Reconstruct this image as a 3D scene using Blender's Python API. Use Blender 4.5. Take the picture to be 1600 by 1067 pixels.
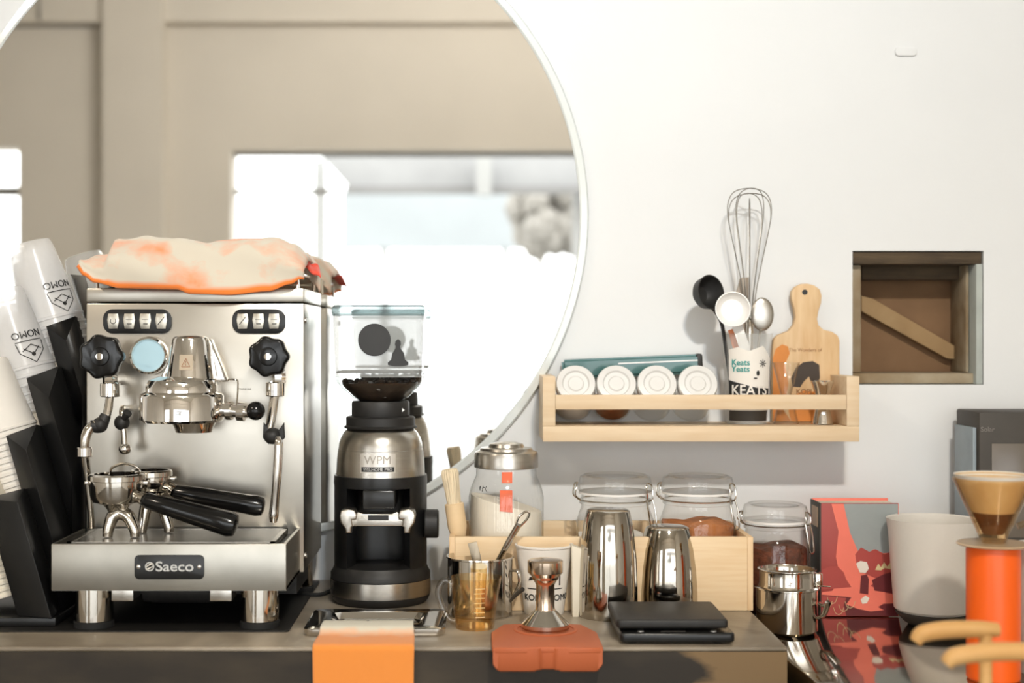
import bpy, bmesh, math, random
from mathutils import Vector, Matrix
random.seed(7)
for o in list(bpy.data.objects): bpy.data.objects.remove(o)
SC = bpy.context.scene
COL = SC.collection
F = 2222.2            # focal length in pixels of the 1600 px frame
CZ = 1.28             # lens height above the floor
HY = 525.0            # row of the horizon
PI = math.pi
VX = 738.0            # column of the vanishing point
def X(px, D): return (px-VX)*D/F
def Z(py, D): return CZ-(py-HY)*D/F
def S(p, D): return p*D/F

# ------------------------------------------------------------ camera, world, lights, exposure
cd = bpy.data.cameras.new('camera'); cam = bpy.data.objects.new('camera', cd); COL.objects.link(cam)
cam.location = (0, 0, CZ); cam.rotation_euler = (PI/2, 0, 0)
cd.sensor_width = 36.0; cd.lens = 50.0; cd.shift_y = (HY-533.5)/1600.0; cd.shift_x = (800.0-VX)/1600.0
cd.clip_start = .05
cd.dof.use_dof = True; cd.dof.focus_distance = 1.95; cd.dof.aperture_fstop = 3.0
SC.camera = cam
w = bpy.data.worlds.new('world'); SC.world = w; w.use_nodes = True
bg = w.node_tree.nodes['Background']; bg.inputs[0].default_value = (.96, .985, 1, 1); bg.inputs[1].default_value = 4.4
SC.view_settings.view_transform = 'Standard'; SC.view_settings.look = 'None'
SC.view_settings.exposure = 0.0; SC.view_settings.gamma = 1.0
BACK = -2.56          # inner face of the street wall
OX0, OX1, OZ1 = X(362, 7.0), 2.3, Z(235, 7.0)
def area(name, loc, target, sx, sy, power, col, portal=False, spread=None):
    l = bpy.data.lights.new(name, 'AREA'); l.shape = 'RECTANGLE'; l.size = sx; l.size_y = sy
    l.energy = power; l.color = col
    if portal: l.cycles.is_portal = True
    if spread: l.spread = spread
    o = bpy.data.objects.new(name, l); COL.objects.link(o); o.location = loc
    o.rotation_euler = (Vector(target)-Vector(loc)).to_track_quat('-Z', 'Y').to_euler()
    return o
area('daylight_portal', ((OX0+OX1)/2, BACK-.2, OZ1/2), ((OX0+OX1)/2, 0, OZ1/2), OX1-OX0, OZ1, 1, (1, 1, 1), True)
SPOTS = [((.38, -.55, 2.83), (.30, 2.22, 1.15), 8.5, (1, .90, .76), 1.5),
         ((.26, -.55, 2.83), (.0, 2.22, 2.05), 4.8, (.84, .93, 1), 1.0),  # extra cool lamp added to brighten the upper wall
         ((-2.1, .1, 2.95), (-1.6, 2.22, .9), 11, (1, .86, .70), 2.2)]  # unseen warm lamp added as fill on the left
WASH = [((0.2, 0.0, 3.08), (0.2, -2.5, 1.6), 54, (1, .95, .88)),]  # unseen lamp added to lift the street wall in the mirror

# ------------------------------------------------------------ materials
MATS = {}
def mat(name, col, rough=.5, metal=0, var=.06, scale=40, bump=0, bscale=200, trans=0, ior=1.45, coat=0, sheen=0, emit=None, sss=0, col2=None, stretch=None, spec=None):
    if name in MATS: return MATS[name]
    m = bpy.data.materials.new(name); m.use_nodes = True; MATS[name] = m
    nt = m.node_tree; N = nt.nodes; L = nt.links; b = N['Principled BSDF']
    b.inputs['Roughness'].default_value = rough; b.inputs['Metallic'].default_value = metal
    b.inputs['IOR'].default_value = ior; b.inputs['Transmission Weight'].default_value = trans
    b.inputs['Coat Weight'].default_value = coat; b.inputs['Sheen Weight'].default_value = sheen
    if spec is not None: b.inputs['Specular IOR Level'].default_value = spec
    if sss:
        b.inputs['Subsurface Weight'].default_value = sss; b.inputs['Subsurface Scale'].default_value = .01
    tc = N.new('ShaderNodeTexCoord'); mp = N.new('ShaderNodeMapping'); L.new(tc.outputs['Object'], mp.inputs[0])
    if stretch: mp.inputs['Scale'].default_value = stretch
    nz = N.new('ShaderNodeTexNoise'); nz.inputs['Scale'].default_value = scale; nz.inputs['Detail'].default_value = 5
    L.new(mp.outputs[0], nz.inputs['Vector'])
    mx = N.new('ShaderNodeMix'); mx.data_type = 'RGBA'
    c2 = col2 if col2 else tuple(min(1, c*(1+var)) for c in col)
    c1 = col if col2 else tuple(c*(1-var) for c in col)
    mx.inputs[6].default_value = (*c1, 1); mx.inputs[7].default_value = (*c2, 1)
    rp = N.new('ShaderNodeMapRange'); rp.inputs[1].default_value = .32; rp.inputs[2].default_value = .68
    L.new(nz.outputs['Fac'], rp.inputs[0]); L.new(rp.outputs[0], mx.inputs[0])
    L.new(mx.outputs[2], b.inputs['Base Color'])
    if bump:
        n2 = N.new('ShaderNodeTexNoise'); n2.inputs['Scale'].default_value = bscale; n2.inputs['Detail'].default_value = 4
        L.new(mp.outputs[0], n2.inputs['Vector'])
        bp = N.new('ShaderNodeBump'); bp.inputs['Strength'].default_value = bump; bp.inputs['Distance'].default_value = .002
        L.new(n2.outputs['Fac'], bp.inputs['Height']); L.new(bp.outputs[0], b.inputs['Normal'])
    if emit:
        b.inputs['Emission Color'].default_value = (*emit[0], 1); b.inputs['Emission Strength'].default_value = emit[1]
    return m
def thin_glass(name, tint, edge, refl=1.0, rough=.02):
    # a thin-walled pane: light passes straight through, edges seen at a slant look denser, surface mirrors by fresnel
    m = bpy.data.materials.new(name); m.use_nodes = True; MATS[name] = m
    nt = m.node_tree; N = nt.nodes; L = nt.links; N.remove(N['Principled BSDF']); out = N['Material Output']
    tr = N.new('ShaderNodeBsdfTransparent'); gl = N.new('ShaderNodeBsdfGlossy'); gl.inputs['Roughness'].default_value = rough
    lw = N.new('ShaderNodeLayerWeight'); lw.inputs['Blend'].default_value = .25
    mx = N.new('ShaderNodeMix'); mx.data_type = 'RGBA'; mx.inputs[6].default_value = (*tint, 1); mx.inputs[7].default_value = (*edge, 1)
    lw.inputs['Blend'].default_value = .5
    pw_ = N.new('ShaderNodeMath'); pw_.operation = 'POWER'; pw_.inputs[1].default_value = 4.0
    L.new(lw.outputs['Facing'], pw_.inputs[0]); L.new(pw_.outputs[0], mx.inputs[0]); L.new(mx.outputs[2], tr.inputs['Color'])
    fp = N.new('ShaderNodeMath'); fp.operation = 'POWER'; fp.inputs[1].default_value = 4.5; L.new(lw.outputs['Facing'], fp.inputs[0])
    fr = N.new('ShaderNodeMath'); fr.operation = 'MULTIPLY_ADD'; fr.inputs[1].default_value = .75; fr.inputs[2].default_value = .045; L.new(fp.outputs[0], fr.inputs[0])
    nz = N.new('ShaderNodeTexNoise'); nz.inputs['Scale'].default_value = 30
    ml = N.new('ShaderNodeMath'); ml.operation = 'MULTIPLY'; ml.inputs[1].default_value = refl
    L.new(fr.outputs[0], ml.inputs[0]); ml.use_clamp = True
    bp = N.new('ShaderNodeBump'); bp.inputs['Strength'].default_value = .08; bp.inputs['Distance'].default_value = .002
    L.new(nz.outputs['Fac'], bp.inputs['Height']); L.new(bp.outputs[0], gl.inputs['Normal'])
    ms = N.new('ShaderNodeMixShader'); L.new(ml.outputs[0], ms.inputs[0]); L.new(tr.outputs[0], ms.inputs[1]); L.new(gl.outputs[0], ms.inputs[2])
    L.new(ms.outputs[0], out.inputs['Surface']); return m
def translucent(name, col, alpha, rough=.3):
    m = bpy.data.materials.new(name); m.use_nodes = True; MATS[name] = m
    nt = m.node_tree; N = nt.nodes; L = nt.links; b = N['Principled BSDF']; out = N['Material Output']
    nz = N.new('ShaderNodeTexNoise'); nz.inputs['Scale'].default_value = 25
    mx = N.new('ShaderNodeMix'); mx.data_type = 'RGBA'; mx.inputs[6].default_value = (*[c*.95 for c in col], 1); mx.inputs[7].default_value = (*col, 1)
    L.new(nz.outputs['Fac'], mx.inputs[0]); L.new(mx.outputs[2], b.inputs['Base Color']); b.inputs['Roughness'].default_value = rough
    b.inputs['Alpha'].default_value = alpha
    return m

M = {}
M['tipsteel'] = mat('dull_steel', (.34, .29, .22), .4, .8, .1, 60)
M['switchsteel'] = mat('switch_steel', (.62, .58, .50), .32, 1, .1, 90)
M['steel'] = mat('brushed_steel', (.56, .53, .48), .27, 1, .05, 12, .05, 300, stretch=(1, 1, 30))
M['panel'] = mat('machine_panel_steel', (.51, .48, .425), .31, 1, .08, 9, .04, 60)
M['traysteel'] = mat('drip_tray_steel', (.46, .44, .39), .36, 1, .12, 14, .05, 80)
M['chrome'] = mat('chrome', (.86, .83, .79), .05, 1, .02, 10)
M['polish'] = mat('polished_steel', (.66, .62, .56), .09, 1, .04, 14)
M['tin'] = mat('tin_steel', (.50, .46, .40), .07, 1, .03, 10)
M['wire'] = mat('whisk_wire', (.30, .28, .25), .35, 1, .05, 10)
M['copper'] = mat('warm_tamper_steel', (.80, .64, .50), .13, 1, .04, 14)  # copper tone of the tamper's reflections put into the steel's colour
M['black'] = mat('black_plastic', (.012, .012, .012), .28, 0, .2, 60)
M['blackmat'] = mat('matt_black_plastic', (.018, .017, .016), .5, 0, .2, 60, .05, 400)
M['blackgloss'] = mat('glossy_black_handle', (.005, .005, .005), .16, 0, .1, 60)
M['bin'] = mat('black_acrylic', (.010, .010, .010), .32, 0, .2, 20)
M['wall'] = mat('white_plaster', (.747, .755, .757), .9, 0, .025, 3.0, .35, 26)
M['room'] = mat('cream_plaster', (.75, .70, .625), .9, 0, .03, 2.0, .1, 20)
M['roomceil'] = mat('ceiling_paint', (.76, .72, .64), .9, 0, .03, 2.0)
M['floor'] = mat('floor_concrete', (.17, .15, .12), .5, 0, .15, 3.0, .1, 20)
M['pine'] = mat('pine_wood', (.74, .53, .31), .5, 0, .1, 9, .05, 60, col2=(.80, .62, .40), stretch=(1.2, 8, 14))
M['pinev'] = mat('pine_end_board', (.70, .48, .27), .5, 0, .1, 9, .05, 60, col2=(.78, .58, .36), stretch=(14, 8, 1.2))
M['shelfwood'] = mat('pale_shelf_wood', (.66, .49, .31), .5, 0, .1, 9, .04, 60, col2=(.72, .57, .39), stretch=(1.2, 8, 14))
M['boardwood'] = mat('board_wood', (.60, .38, .19), .55, 0, .1, 7, .04, 60, col2=(.72, .52, .30), stretch=(10, 8, 1.6))
M['spoonwood'] = mat('spoon_wood', (.66, .36, .12), .5, 0, .1, 9, .04, 60, col2=(.74, .45, .18), stretch=(2, 10, 10))
M['brushwood'] = mat('brush_wood', (.74, .55, .33), .5, 0, .1, 20)
M['bristle'] = mat('bristle', (.72, .60, .42), .8, 0, .2, 300, .5, 400, stretch=(1, 1, .05))
M['rust'] = mat('orange_silicone', (.50, .125, .045), .55, 0, .06, 12, .05, 500)
M['paper'] = mat('paper_white', (.80, .76, .70), .6, 0, .03, 20)
M['cream'] = mat('cream_paper', (.74, .68, .56), .6, 0, .04, 20)
M['ink'] = mat('black_ink', (.02, .02, .02), .5)
M['teal'] = mat('teal_ink', (.02, .30, .28), .5)
M['white'] = mat('white_plastic', (.84, .82, .79), .35, 0, .02, 20)
M['lidwhite'] = mat('jar_lid_plastic', (.68, .67, .65), .3, 0, .02, 20)
M['silver_ink'] = mat('silver_ink', (.62, .61, .58), .35, .6)
M['gauge'] = mat('gauge_face', (.45, .66, .76), .3, 0, .05, 8)
M['flour'] = mat('flour', (.84, .78, .67), .9, 0, .04, 30, .3, 90)
M['salt'] = mat('white_powder', (.80, .77, .72), .9, 0, .04, 30, .3, 90)
M['cocoa'] = mat('cocoa_powder', (.46, .17, .055), .9, 0, .2, 60, .4, 120)
M['spice'] = mat('brown_spice', (.30, .09, .025), .7, 0, .3, 80, .4, 120)
M['tea'] = mat('dark_tea', (.13, .035, .015), .7, 0, .5, 120, .8, 220)
M['bean'] = mat('coffee_bean', (.035, .022, .014), .35, 0, .3, 60)
M['redlabel'] = mat('red_label', (.80, .16, .07), .6)
M['mirror'] = mat('mirror_silver', (.93, .93, .91), .0, 1, .003, 2)
M['mirrorrim'] = mat('mirror_bevel', (.80, .84, .83), .12, .15, .02, 5)
M['glass'] = thin_glass('clear_glass', (.985, .985, .98), (.62, .63, .61), 1.3)
M['glassribbed'] = thin_glass('ribbed_glass', (.98, .98, .975), (.74, .75, .72), 1.2)
M['amber'] = thin_glass('amber_glass', (1, .91, .74), (.88, .62, .34), 1.3)
M['hopper'] = thin_glass('smoked_hopper', (.95, .96, .955), (.62, .66, .66), 1.0)
M['lidsmoke'] = thin_glass('smoked_lid', (.55, .60, .60), (.25, .30, .30), 1.2)
M['hopperbox'] = translucent('hopper_plastic', (.55, .57, .56), .40, .12)
M['clearcup'] = translucent('clear_cup_plastic', (.93, .92, .91), .42, .2)
M['holder'] = translucent('frosted_cup', (.80, .82, .80), .30, .25)
M['jug'] = translucent('milky_plastic', (.80, .76, .70), .90, .35)
M['v60'] = thin_glass('dripper_amber', (.98, .90, .77), (.62, .42, .24), 1.2)
M['v60base'] = translucent('dripper_base', (.62, .45, .28), .85, .2)
M['tealbox'] = mat('teal_plastic', (.055, .15, .145), .2, 0, .1, 20, coat=.5)
M['orange'] = mat('orange_plastic', (.95, .13, .008), .35, 0, .05, 6)
M['dark'] = mat('dark_grey_plastic', (.055, .048, .040), .6, 0, .1, 20)
M['greyglass'] = mat('grey_window', (.17, .145, .12), .2, 0, .1, 6)
M['bluegrey'] = mat('blue_grey_plastic', (.26, .31, .34), .4)
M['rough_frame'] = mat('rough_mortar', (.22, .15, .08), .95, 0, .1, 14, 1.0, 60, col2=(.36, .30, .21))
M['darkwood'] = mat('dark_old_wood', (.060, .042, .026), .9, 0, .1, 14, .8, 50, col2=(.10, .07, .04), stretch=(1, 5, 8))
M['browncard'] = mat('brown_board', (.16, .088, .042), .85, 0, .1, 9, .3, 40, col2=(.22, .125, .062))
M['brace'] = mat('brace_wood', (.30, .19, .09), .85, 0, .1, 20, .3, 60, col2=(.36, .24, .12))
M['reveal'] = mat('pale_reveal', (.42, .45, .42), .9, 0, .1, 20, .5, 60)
M['redcloth'] = mat('red_cloth', (.80, .10, .06), .9, 0, .08, 60, .3, 400, sheen=.3)
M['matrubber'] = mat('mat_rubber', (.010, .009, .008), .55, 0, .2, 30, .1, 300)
M['rubber'] = mat('black_rubber', (.01, .01, .01), .7)
M['outgrey'] = mat('street_canopy_sheet', (.35, .35, .35), .8, 0, .1, 2)
M['outdark'] = mat('street_gutter', (.24, .235, .23), .8, 0, .1, 2)
M['outlight'] = mat('street_concrete', (.40, .40, .39), .9, 0, .06, 1)
M['outblue'] = mat('street_pale_wall', (.34, .36, .365), .9, 0, .06, 1)
M['outbrown'] = mat('street_brick', (.30, .28, .25), .9, 0, .1, 4)
M['frame'] = mat('window_frame_paint', (.30, .29, .27), .5)
M['lamp'] = mat('lamp_shade_metal', (.05, .05, .05), .4)
M['lampglow'] = mat('lamp_bulb', (1, .9, .75), .4, emit=((1, .88, .7), 6))

def counter_material():
    m = bpy.data.materials.new('polished_cement_counter'); m.use_nodes = True
    nt = m.node_tree; N = nt.nodes; L = nt.links; b = N['Principled BSDF']
    tc = N.new('ShaderNodeTexCoord'); mp = N.new('ShaderNodeMapping'); L.new(tc.outputs['Object'], mp.inputs[0]); mp.inputs['Scale'].default_value = (1, 1, 2.2)
    a = N.new('ShaderNodeTexNoise'); a.inputs['Scale'].default_value = 4.5; a.inputs['Detail'].default_value = 8; a.inputs['Distortion'].default_value = 1.2; L.new(mp.outputs[0], a.inputs['Vector'])
    cr = N.new('ShaderNodeValToRGB'); e = cr.color_ramp.elements
    e[0].position = .34; e[0].color = (.16, .13, .092, 1); e[1].position = .70; e[1].color = (.48, .41, .32, 1)
    L.new(a.outputs['Fac'], cr.inputs[0]); L.new(cr.outputs[0], b.inputs['Base Color'])
    rr = N.new('ShaderNodeMapRange'); rr.inputs[3].default_value = .22; rr.inputs[4].default_value = .42; L.new(a.outputs['Fac'], rr.inputs[0]); L.new(rr.outputs[0], b.inputs['Roughness'])
    n2 = N.new('ShaderNodeTexNoise'); n2.inputs['Scale'].default_value = 40; n2.inputs['Detail'].default_value = 6
    bp = N.new('ShaderNodeBump'); bp.inputs['Strength'].default_value = .18; bp.inputs['Distance'].default_value = .002; L.new(n2.outputs['Fac'], bp.inputs['Height']); L.new(bp.outputs[0], b.inputs['Normal'])
    return m
M['counter'] = counter_material()
def front_material():
    m = bpy.data.materials.new('stained_brown_counter_front'); m.use_nodes = True
    nt = m.node_tree; N = nt.nodes; L = nt.links; b = N['Principled BSDF']; b.inputs['Roughness'].default_value = .6
    tc = N.new('ShaderNodeTexCoord'); mp = N.new('ShaderNodeMapping'); L.new(tc.outputs['Object'], mp.inputs[0]); mp.inputs['Scale'].default_value = (1, 1, 3)
    a = N.new('ShaderNodeTexNoise'); a.inputs['Scale'].default_value = 7; a.inputs['Detail'].default_value = 8; L.new(mp.outputs[0], a.inputs['Vector'])
    cr = N.new('ShaderNodeValToRGB'); e = cr.color_ramp.elements
    e[0].position = .38; e[0].color = (.020, .014, .008, 1); e[1].position = .75; e[1].color = (.058, .042, .024, 1)
    L.new(a.outputs['Fac'], cr.inputs[0])
    sp = N.new('ShaderNodeSeparateXYZ'); L.new(tc.outputs['Object'], sp.inputs[0])
    ad = N.new('ShaderNodeMath'); ad.operation = 'MULTIPLY_ADD'; ad.inputs[1].default_value = .25; L.new(a.outputs['Fac'], ad.inputs[0]); L.new(sp.outputs['X'], ad.inputs[2])
    mr = N.new('ShaderNodeMapRange'); mr.inputs[1].default_value = X(1080, 1.74)+.105; mr.inputs[2].default_value = X(1080, 1.74)+.135; L.new(ad.outputs[0], mr.inputs[0])
    mx = N.new('ShaderNodeMix'); mx.data_type = 'RGBA'; mx.inputs[7].default_value = (.20, .125, .055, 1); L.new(cr.outputs[0], mx.inputs[6]); L.new(mr.outputs[0], mx.inputs[0])
    L.new(mx.outputs[2], b.inputs['Base Color']); return m
M['cfront'] = front_material()
M['sidetop'] = mat('glossy_dark_top', (.48, .43, .36), .07, 1, .12, 5, .004, 12)
def towel_material(name, base, dye, uvhem=True, lo=.45, hi=.62, top=None):
    m = bpy.data.materials.new(name); m.use_nodes = True
    nt = m.node_tree; N = nt.nodes; L = nt.links; b = N['Principled BSDF']; b.inputs['Roughness'].default_value = .95; b.inputs['Sheen Weight'].default_value = .3
    uv = N.new('ShaderNodeUVMap'); sp = N.new('ShaderNodeSeparateXYZ'); L.new(uv.outputs[0], sp.inputs[0])
    nz = N.new('ShaderNodeTexNoise'); nz.inputs['Scale'].default_value = 3.2; nz.inputs['Detail'].default_value = 5; L.new(uv.outputs[0], nz.inputs['Vector'])
    mr = N.new('ShaderNodeMapRange'); mr.inputs[1].default_value = lo; mr.inputs[2].default_value = hi; L.new(nz.outputs['Fac'], mr.inputs[0])
    fac = mr.outputs[0]
    if uvhem:
        h = N.new('ShaderNodeMapRange'); h.inputs[1].default_value = .045; h.inputs[2].default_value = .02; L.new(sp.outputs['Y'], h.inputs[0])
        mxm = N.new('ShaderNodeMath'); mxm.operation = 'MAXIMUM'; L.new(fac, mxm.inputs[0]); L.new(h.outputs[0], mxm.inputs[1]); fac = mxm.outputs[0]
    if top:
        h = N.new('ShaderNodeMapRange'); h.inputs[1].default_value = top[0]; h.inputs[2].default_value = top[1]
        ad = N.new('ShaderNodeMath'); ad.operation = 'MULTIPLY_ADD'; ad.inputs[1].default_value = .25; L.new(nz.outputs['Fac'], ad.inputs[0]); L.new(sp.outputs['Y'], ad.inputs[2])
        L.new(ad.outputs[0], h.inputs[0]); fac = h.outputs[0]
    mx = N.new('ShaderNodeMix'); mx.data_type = 'RGBA'; mx.inputs[6].default_value = (*base, 1); mx.inputs[7].default_value = (*dye, 1)
    L.new(fac, mx.inputs[0]); L.new(mx.outputs[2], b.inputs['Base Color'])
    n2 = N.new('ShaderNodeTexNoise'); n2.inputs['Scale'].default_value = 700
    bp = N.new('ShaderNodeBump'); bp.inputs['Strength'].default_value = .5; bp.inputs['Distance'].default_value = .001; L.new(n2.outputs['Fac'], bp.inputs['Height']); L.new(bp.outputs[0], b.inputs['Normal'])
    return m
M['towel'] = towel_material('cream_orange_towel', (.74, .67, .55), (.95, .24, .035), True, .47, .68)
M['cloth'] = towel_material('orange_cream_cloth', (.72, .68, .56), (.98, .33, .06), False, top=(.36, .52))

# ------------------------------------------------------------ geometry helpers
def new(): return bmesh.new()
def xf(bm, m): bmesh.ops.transform(bm, matrix=m, verts=bm.verts); return bm
def box(x0, x1, y0, y1, z0, z1, bev=0, seg=2, bm=None):
    b = bmesh.new(); bmesh.ops.create_cube(b, size=1)
    for v in b.verts: v.co = Vector(((x0+x1)/2+v.co.x*(x1-x0), (y0+y1)/2+v.co.y*(y1-y0), (z0+z1)/2+v.co.z*(z1-z0)))
    if bev: bmesh.ops.bevel(b, geom=list(b.edges), offset=bev, segments=seg, affect='EDGES', profile=.5)
    return join(bm, b) if bm else b
def join(a, b):
    me = bpy.data.meshes.new('t'); b.to_mesh(me); b.free(); a.from_mesh(me); bpy.data.meshes.remove(me); return a
def lathe(prof, c=(0, 0, 0), seg=48, m=None, ell=1.0, ribs=0, ramp=0.0, rz=None):
    """prof: (r, z) pairs from bottom to top; r=0 closes the end."""
    b = bmesh.new(); rings = []
    for i, (r, z) in enumerate(prof):
        if r < 1e-7: rings.append([b.verts.new((0, 0, z))])
        else:
            ring = []
            for k in range(seg):
                a = 2*PI*k/seg; rr = r
                if ribs and rz and rz[0] <= z <= rz[1]: rr = r*(1+ramp*math.cos(ribs*a))
                ring.append(b.verts.new((rr*math.cos(a), rr*ell*math.sin(a), z)))
            rings.append(ring)
    for A, B in zip(rings, rings[1:]):
        if len(A) == 1 and len(B) == 1: continue
        for k in range(seg):
            k2 = (k+1) % seg
            if len(A) == 1: b.faces.new((A[0], B[k2], B[k]))
            elif len(B) == 1: b.faces.new((A[k], A[k2], B[0]))
            else: b.faces.new((A[k], A[k2], B[k2], B[k]))
    if m: xf(b, m)
    for v in b.verts: v.co += Vector(c)
    return b
def rotm(ax, deg): return Matrix.Rotation(math.radians(deg), 4, ax)
def cyl(p0, p1, r0, r1=None, seg=24, bev=0):
    r1 = r0 if r1 is None else r1
    p0 = Vector(p0); p1 = Vector(p1); d = p1-p0; L = d.length
    if bev: prof = [(0, 0), (r0-bev, 0), (r0, bev), (r1, L-bev), (r1-bev, L), (0, L)]
    else: prof = [(0, 0), (r0, 0), (r1, L), (0, L)]
    b = lathe(prof, seg=seg); xf(b, Matrix.Translation(p0) @ d.to_track_quat('Z', 'Y').to_matrix().to_4x4()); return b
def smooth_path(P, n=6):
    P = [Vector(p) for p in P]; out = []
    for i in range(len(P)-1):
        p0 = P[i-1] if i else P[i]*2-P[i+1]; p1 = P[i]; p2 = P[i+1]; p3 = P[i+2] if i+2 < len(P) else P[i+1]*2-P[i]
        for k in range(n):
            t = k/n; out.append(.5*((2*p1)+(-p0+p2)*t+(2*p0-5*p1+4*p2-p3)*t*t+(-p0+3*p1-3*p2+p3)*t*t*t))
    out.append(P[-1]); return out
def tube(P, r, seg=10, n=6, closed=False, smooth=True, flat=1.0):
    pts = smooth_path(P, n) if smooth and len(P) > 2 else [Vector(p) for p in P]
    N_ = len(pts); b = bmesh.new(); rings = []
    t0 = (pts[1]-pts[0]).normalized(); up = Vector((0, 0, 1)) if abs(t0.z) < .9 else Vector((0, 1, 0))
    n_ = t0.cross(up).normalized()
    for i, p in enumerate(pts):
        t = (pts[min(i+1, N_-1)]-pts[max(i-1, 0)]).normalized()
        n_ = (n_-t*n_.dot(t)).normalized(); bi = t.cross(n_)
        rr = r if not isinstance(r, (list, tuple)) else r[0]+(0 if N_ < 2 else 0) if False else r
        if isinstance(r, (list, tuple)):
            f = i/(N_-1)*(len(r)-1); a = int(min(f, len(r)-2)); rr = r[a]+(r[a+1]-r[a])*(f-a)
        rings.append([b.verts.new(p+(n_*math.cos(2*PI*k/seg)+bi*math.sin(2*PI*k/seg)*flat)*rr) for k in range(seg)])
    for A, B in zip(rings, rings[1:]):
        for k in range(seg): b.faces.new((A[k], A[(k+1) % seg], B[(k+1) % seg], B[k]))
    b.faces.new(rings[0][::-1]); b.faces.new(rings[-1]); return b
def prism(pts, y0, y1, bev=0, seg=2):
    """outline of (x, z) points, given thickness from y0 to y1"""
    b = bmesh.new(); A = [b.verts.new((x, y0, z)) for x, z in pts]; B = [b.verts.new((x, y1, z)) for x, z in pts]; n = len(pts)
    fa = b.faces.new(A); fb = b.faces.new(B[::-1])
    for k in range(n): b.faces.new((A[k], B[k], B[(k+1) % n], A[(k+1) % n]))
    bmesh.ops.recalc_face_normals(b, faces=b.faces)
    if bev:
        es = [e for e in b.edges if fa in e.link_faces or fb in e.link_faces]
        bmesh.ops.bevel(b, geom=es, offset=bev, segments=seg, affect='EDGES', profile=.5)
    return b
def slab(pts, z0, z1, bev=0, seg=2):
    b = prism([(x, y) for x, y in pts], 0, 1, 0)
    for v in b.verts: v.co = Vector((v.co.x, v.co.z, z0+(z1-z0)*v.co.y))
    bmesh.ops.recalc_face_normals(b, faces=b.faces)
    if bev: bmesh.ops.bevel(b, geom=[e for e in b.edges if e.verts[0].co.z == e.verts[1].co.z], offset=bev, segments=seg, affect='EDGES', profile=.5)
    return b
def rrect(x0, x1, z0, z1, r, n=6):
    o = []
    for cx, cz, a0 in ((x1-r, z1-r, 0), (x0+r, z1-r, 90), (x0+r, z0+r, 180), (x1-r, z0+r, 270)):
        for k in range(n+1):
            a = math.radians(a0+90*k/n); o.append((cx+r*math.cos(a), cz+r*math.sin(a)))
    return o
def circle(cx, cz, r, n=32, rz=None): return [(cx+r*math.cos(2*PI*k/n), cz+(rz or r)*math.sin(2*PI*k/n)) for k in range(n)]
def pxo(pts, D): return [(X(a, D), Z(b, D)) for a, b in pts]
def loft(loops, cap0=True, cap1=True):
    b = bmesh.new(); R = [[b.verts.new(p) for p in lp] for lp in loops]; n = len(R[0])
    for A, B in zip(R, R[1:]):
        for k in range(n): b.faces.new((A[k], A[(k+1) % n], B[(k+1) % n], B[k]))
    if cap0: b.faces.new(R[0][::-1])
    if cap1: b.faces.new(R[-1])
    return b
def sphere(c, r, seg=20, sc=(1, 1, 1)):
    b = bmesh.new(); bmesh.ops.create_uvsphere(b, u_segments=seg, v_segments=seg//2, radius=r)
    for v in b.verts: v.co = Vector((v.co.x*sc[0], v.co.y*sc[1], v.co.z*sc[2]))+Vector(c)
    return b
def text_bm(s, size, x, z, y, align='CENTER', ext=.0003, flip=False, width=None, bold=0):
    c = bpy.data.curves.new('t', 'FONT'); c.body = s; c.size = size; c.align_x = align; c.align_y = 'CENTER'; c.extrude = ext; c.offset = 0 if 'M' in s else min(bold, size*.012); c.resolution_u = 6
    o = bpy.data.objects.new('t', c); COL.objects.link(o); bpy.context.view_layer.update()
    me = bpy.data.meshes.new_from_object(o.evaluated_get(bpy.context.evaluated_depsgraph_get())); b = bmesh.new(); b.from_mesh(me)
    bpy.data.objects.remove(o); bpy.data.curves.remove(c); bpy.data.meshes.remove(me)
    if width:
        xs = [v.co.x for v in b.verts]; k = width/(max(xs)-min(xs))
        for v in b.verts: v.co.x *= k
    bmesh.ops.triangulate(b, faces=b.faces)
    for v in b.verts:
        a, h, e = v.co
        if flip: a, h = -a, -h
        v.co = Vector((x+a, y-e, z+h))
    return b
def slice_x(b, cx, step=.0024):
    x0 = min(v.co.x for v in b.verts); x1 = max(v.co.x for v in b.verts)
    for k in range(int((x0-cx)/step)-1, int((x1-cx)/step)+2):
        bmesh.ops.bisect_plane(b, geom=b.verts[:]+b.edges[:]+b.faces[:], plane_co=(cx+k*step, 0, 0), plane_no=(1, 0, 0), dist=1e-7)
def wrap(b, cx, cy, rf, x0=None):
    """bend a flat (x, z) mark around a round body: rf(z) gives the radius there"""
    slice_x(b, cx); ym = max(v.co.y for v in b.verts)
    for v in b.verts:
        r = rf(v.co.z)+.0003+min(.0008, ym-v.co.y); a = (v.co.x-cx)/rf(v.co.z); v.co = Vector((cx+r*math.sin(a), cy-r*math.cos(a), v.co.z))
    return b
def subdiv_flat(pts, y, step=.004):
    b = prism(pts, y, y+.0004); 
    return b

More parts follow.
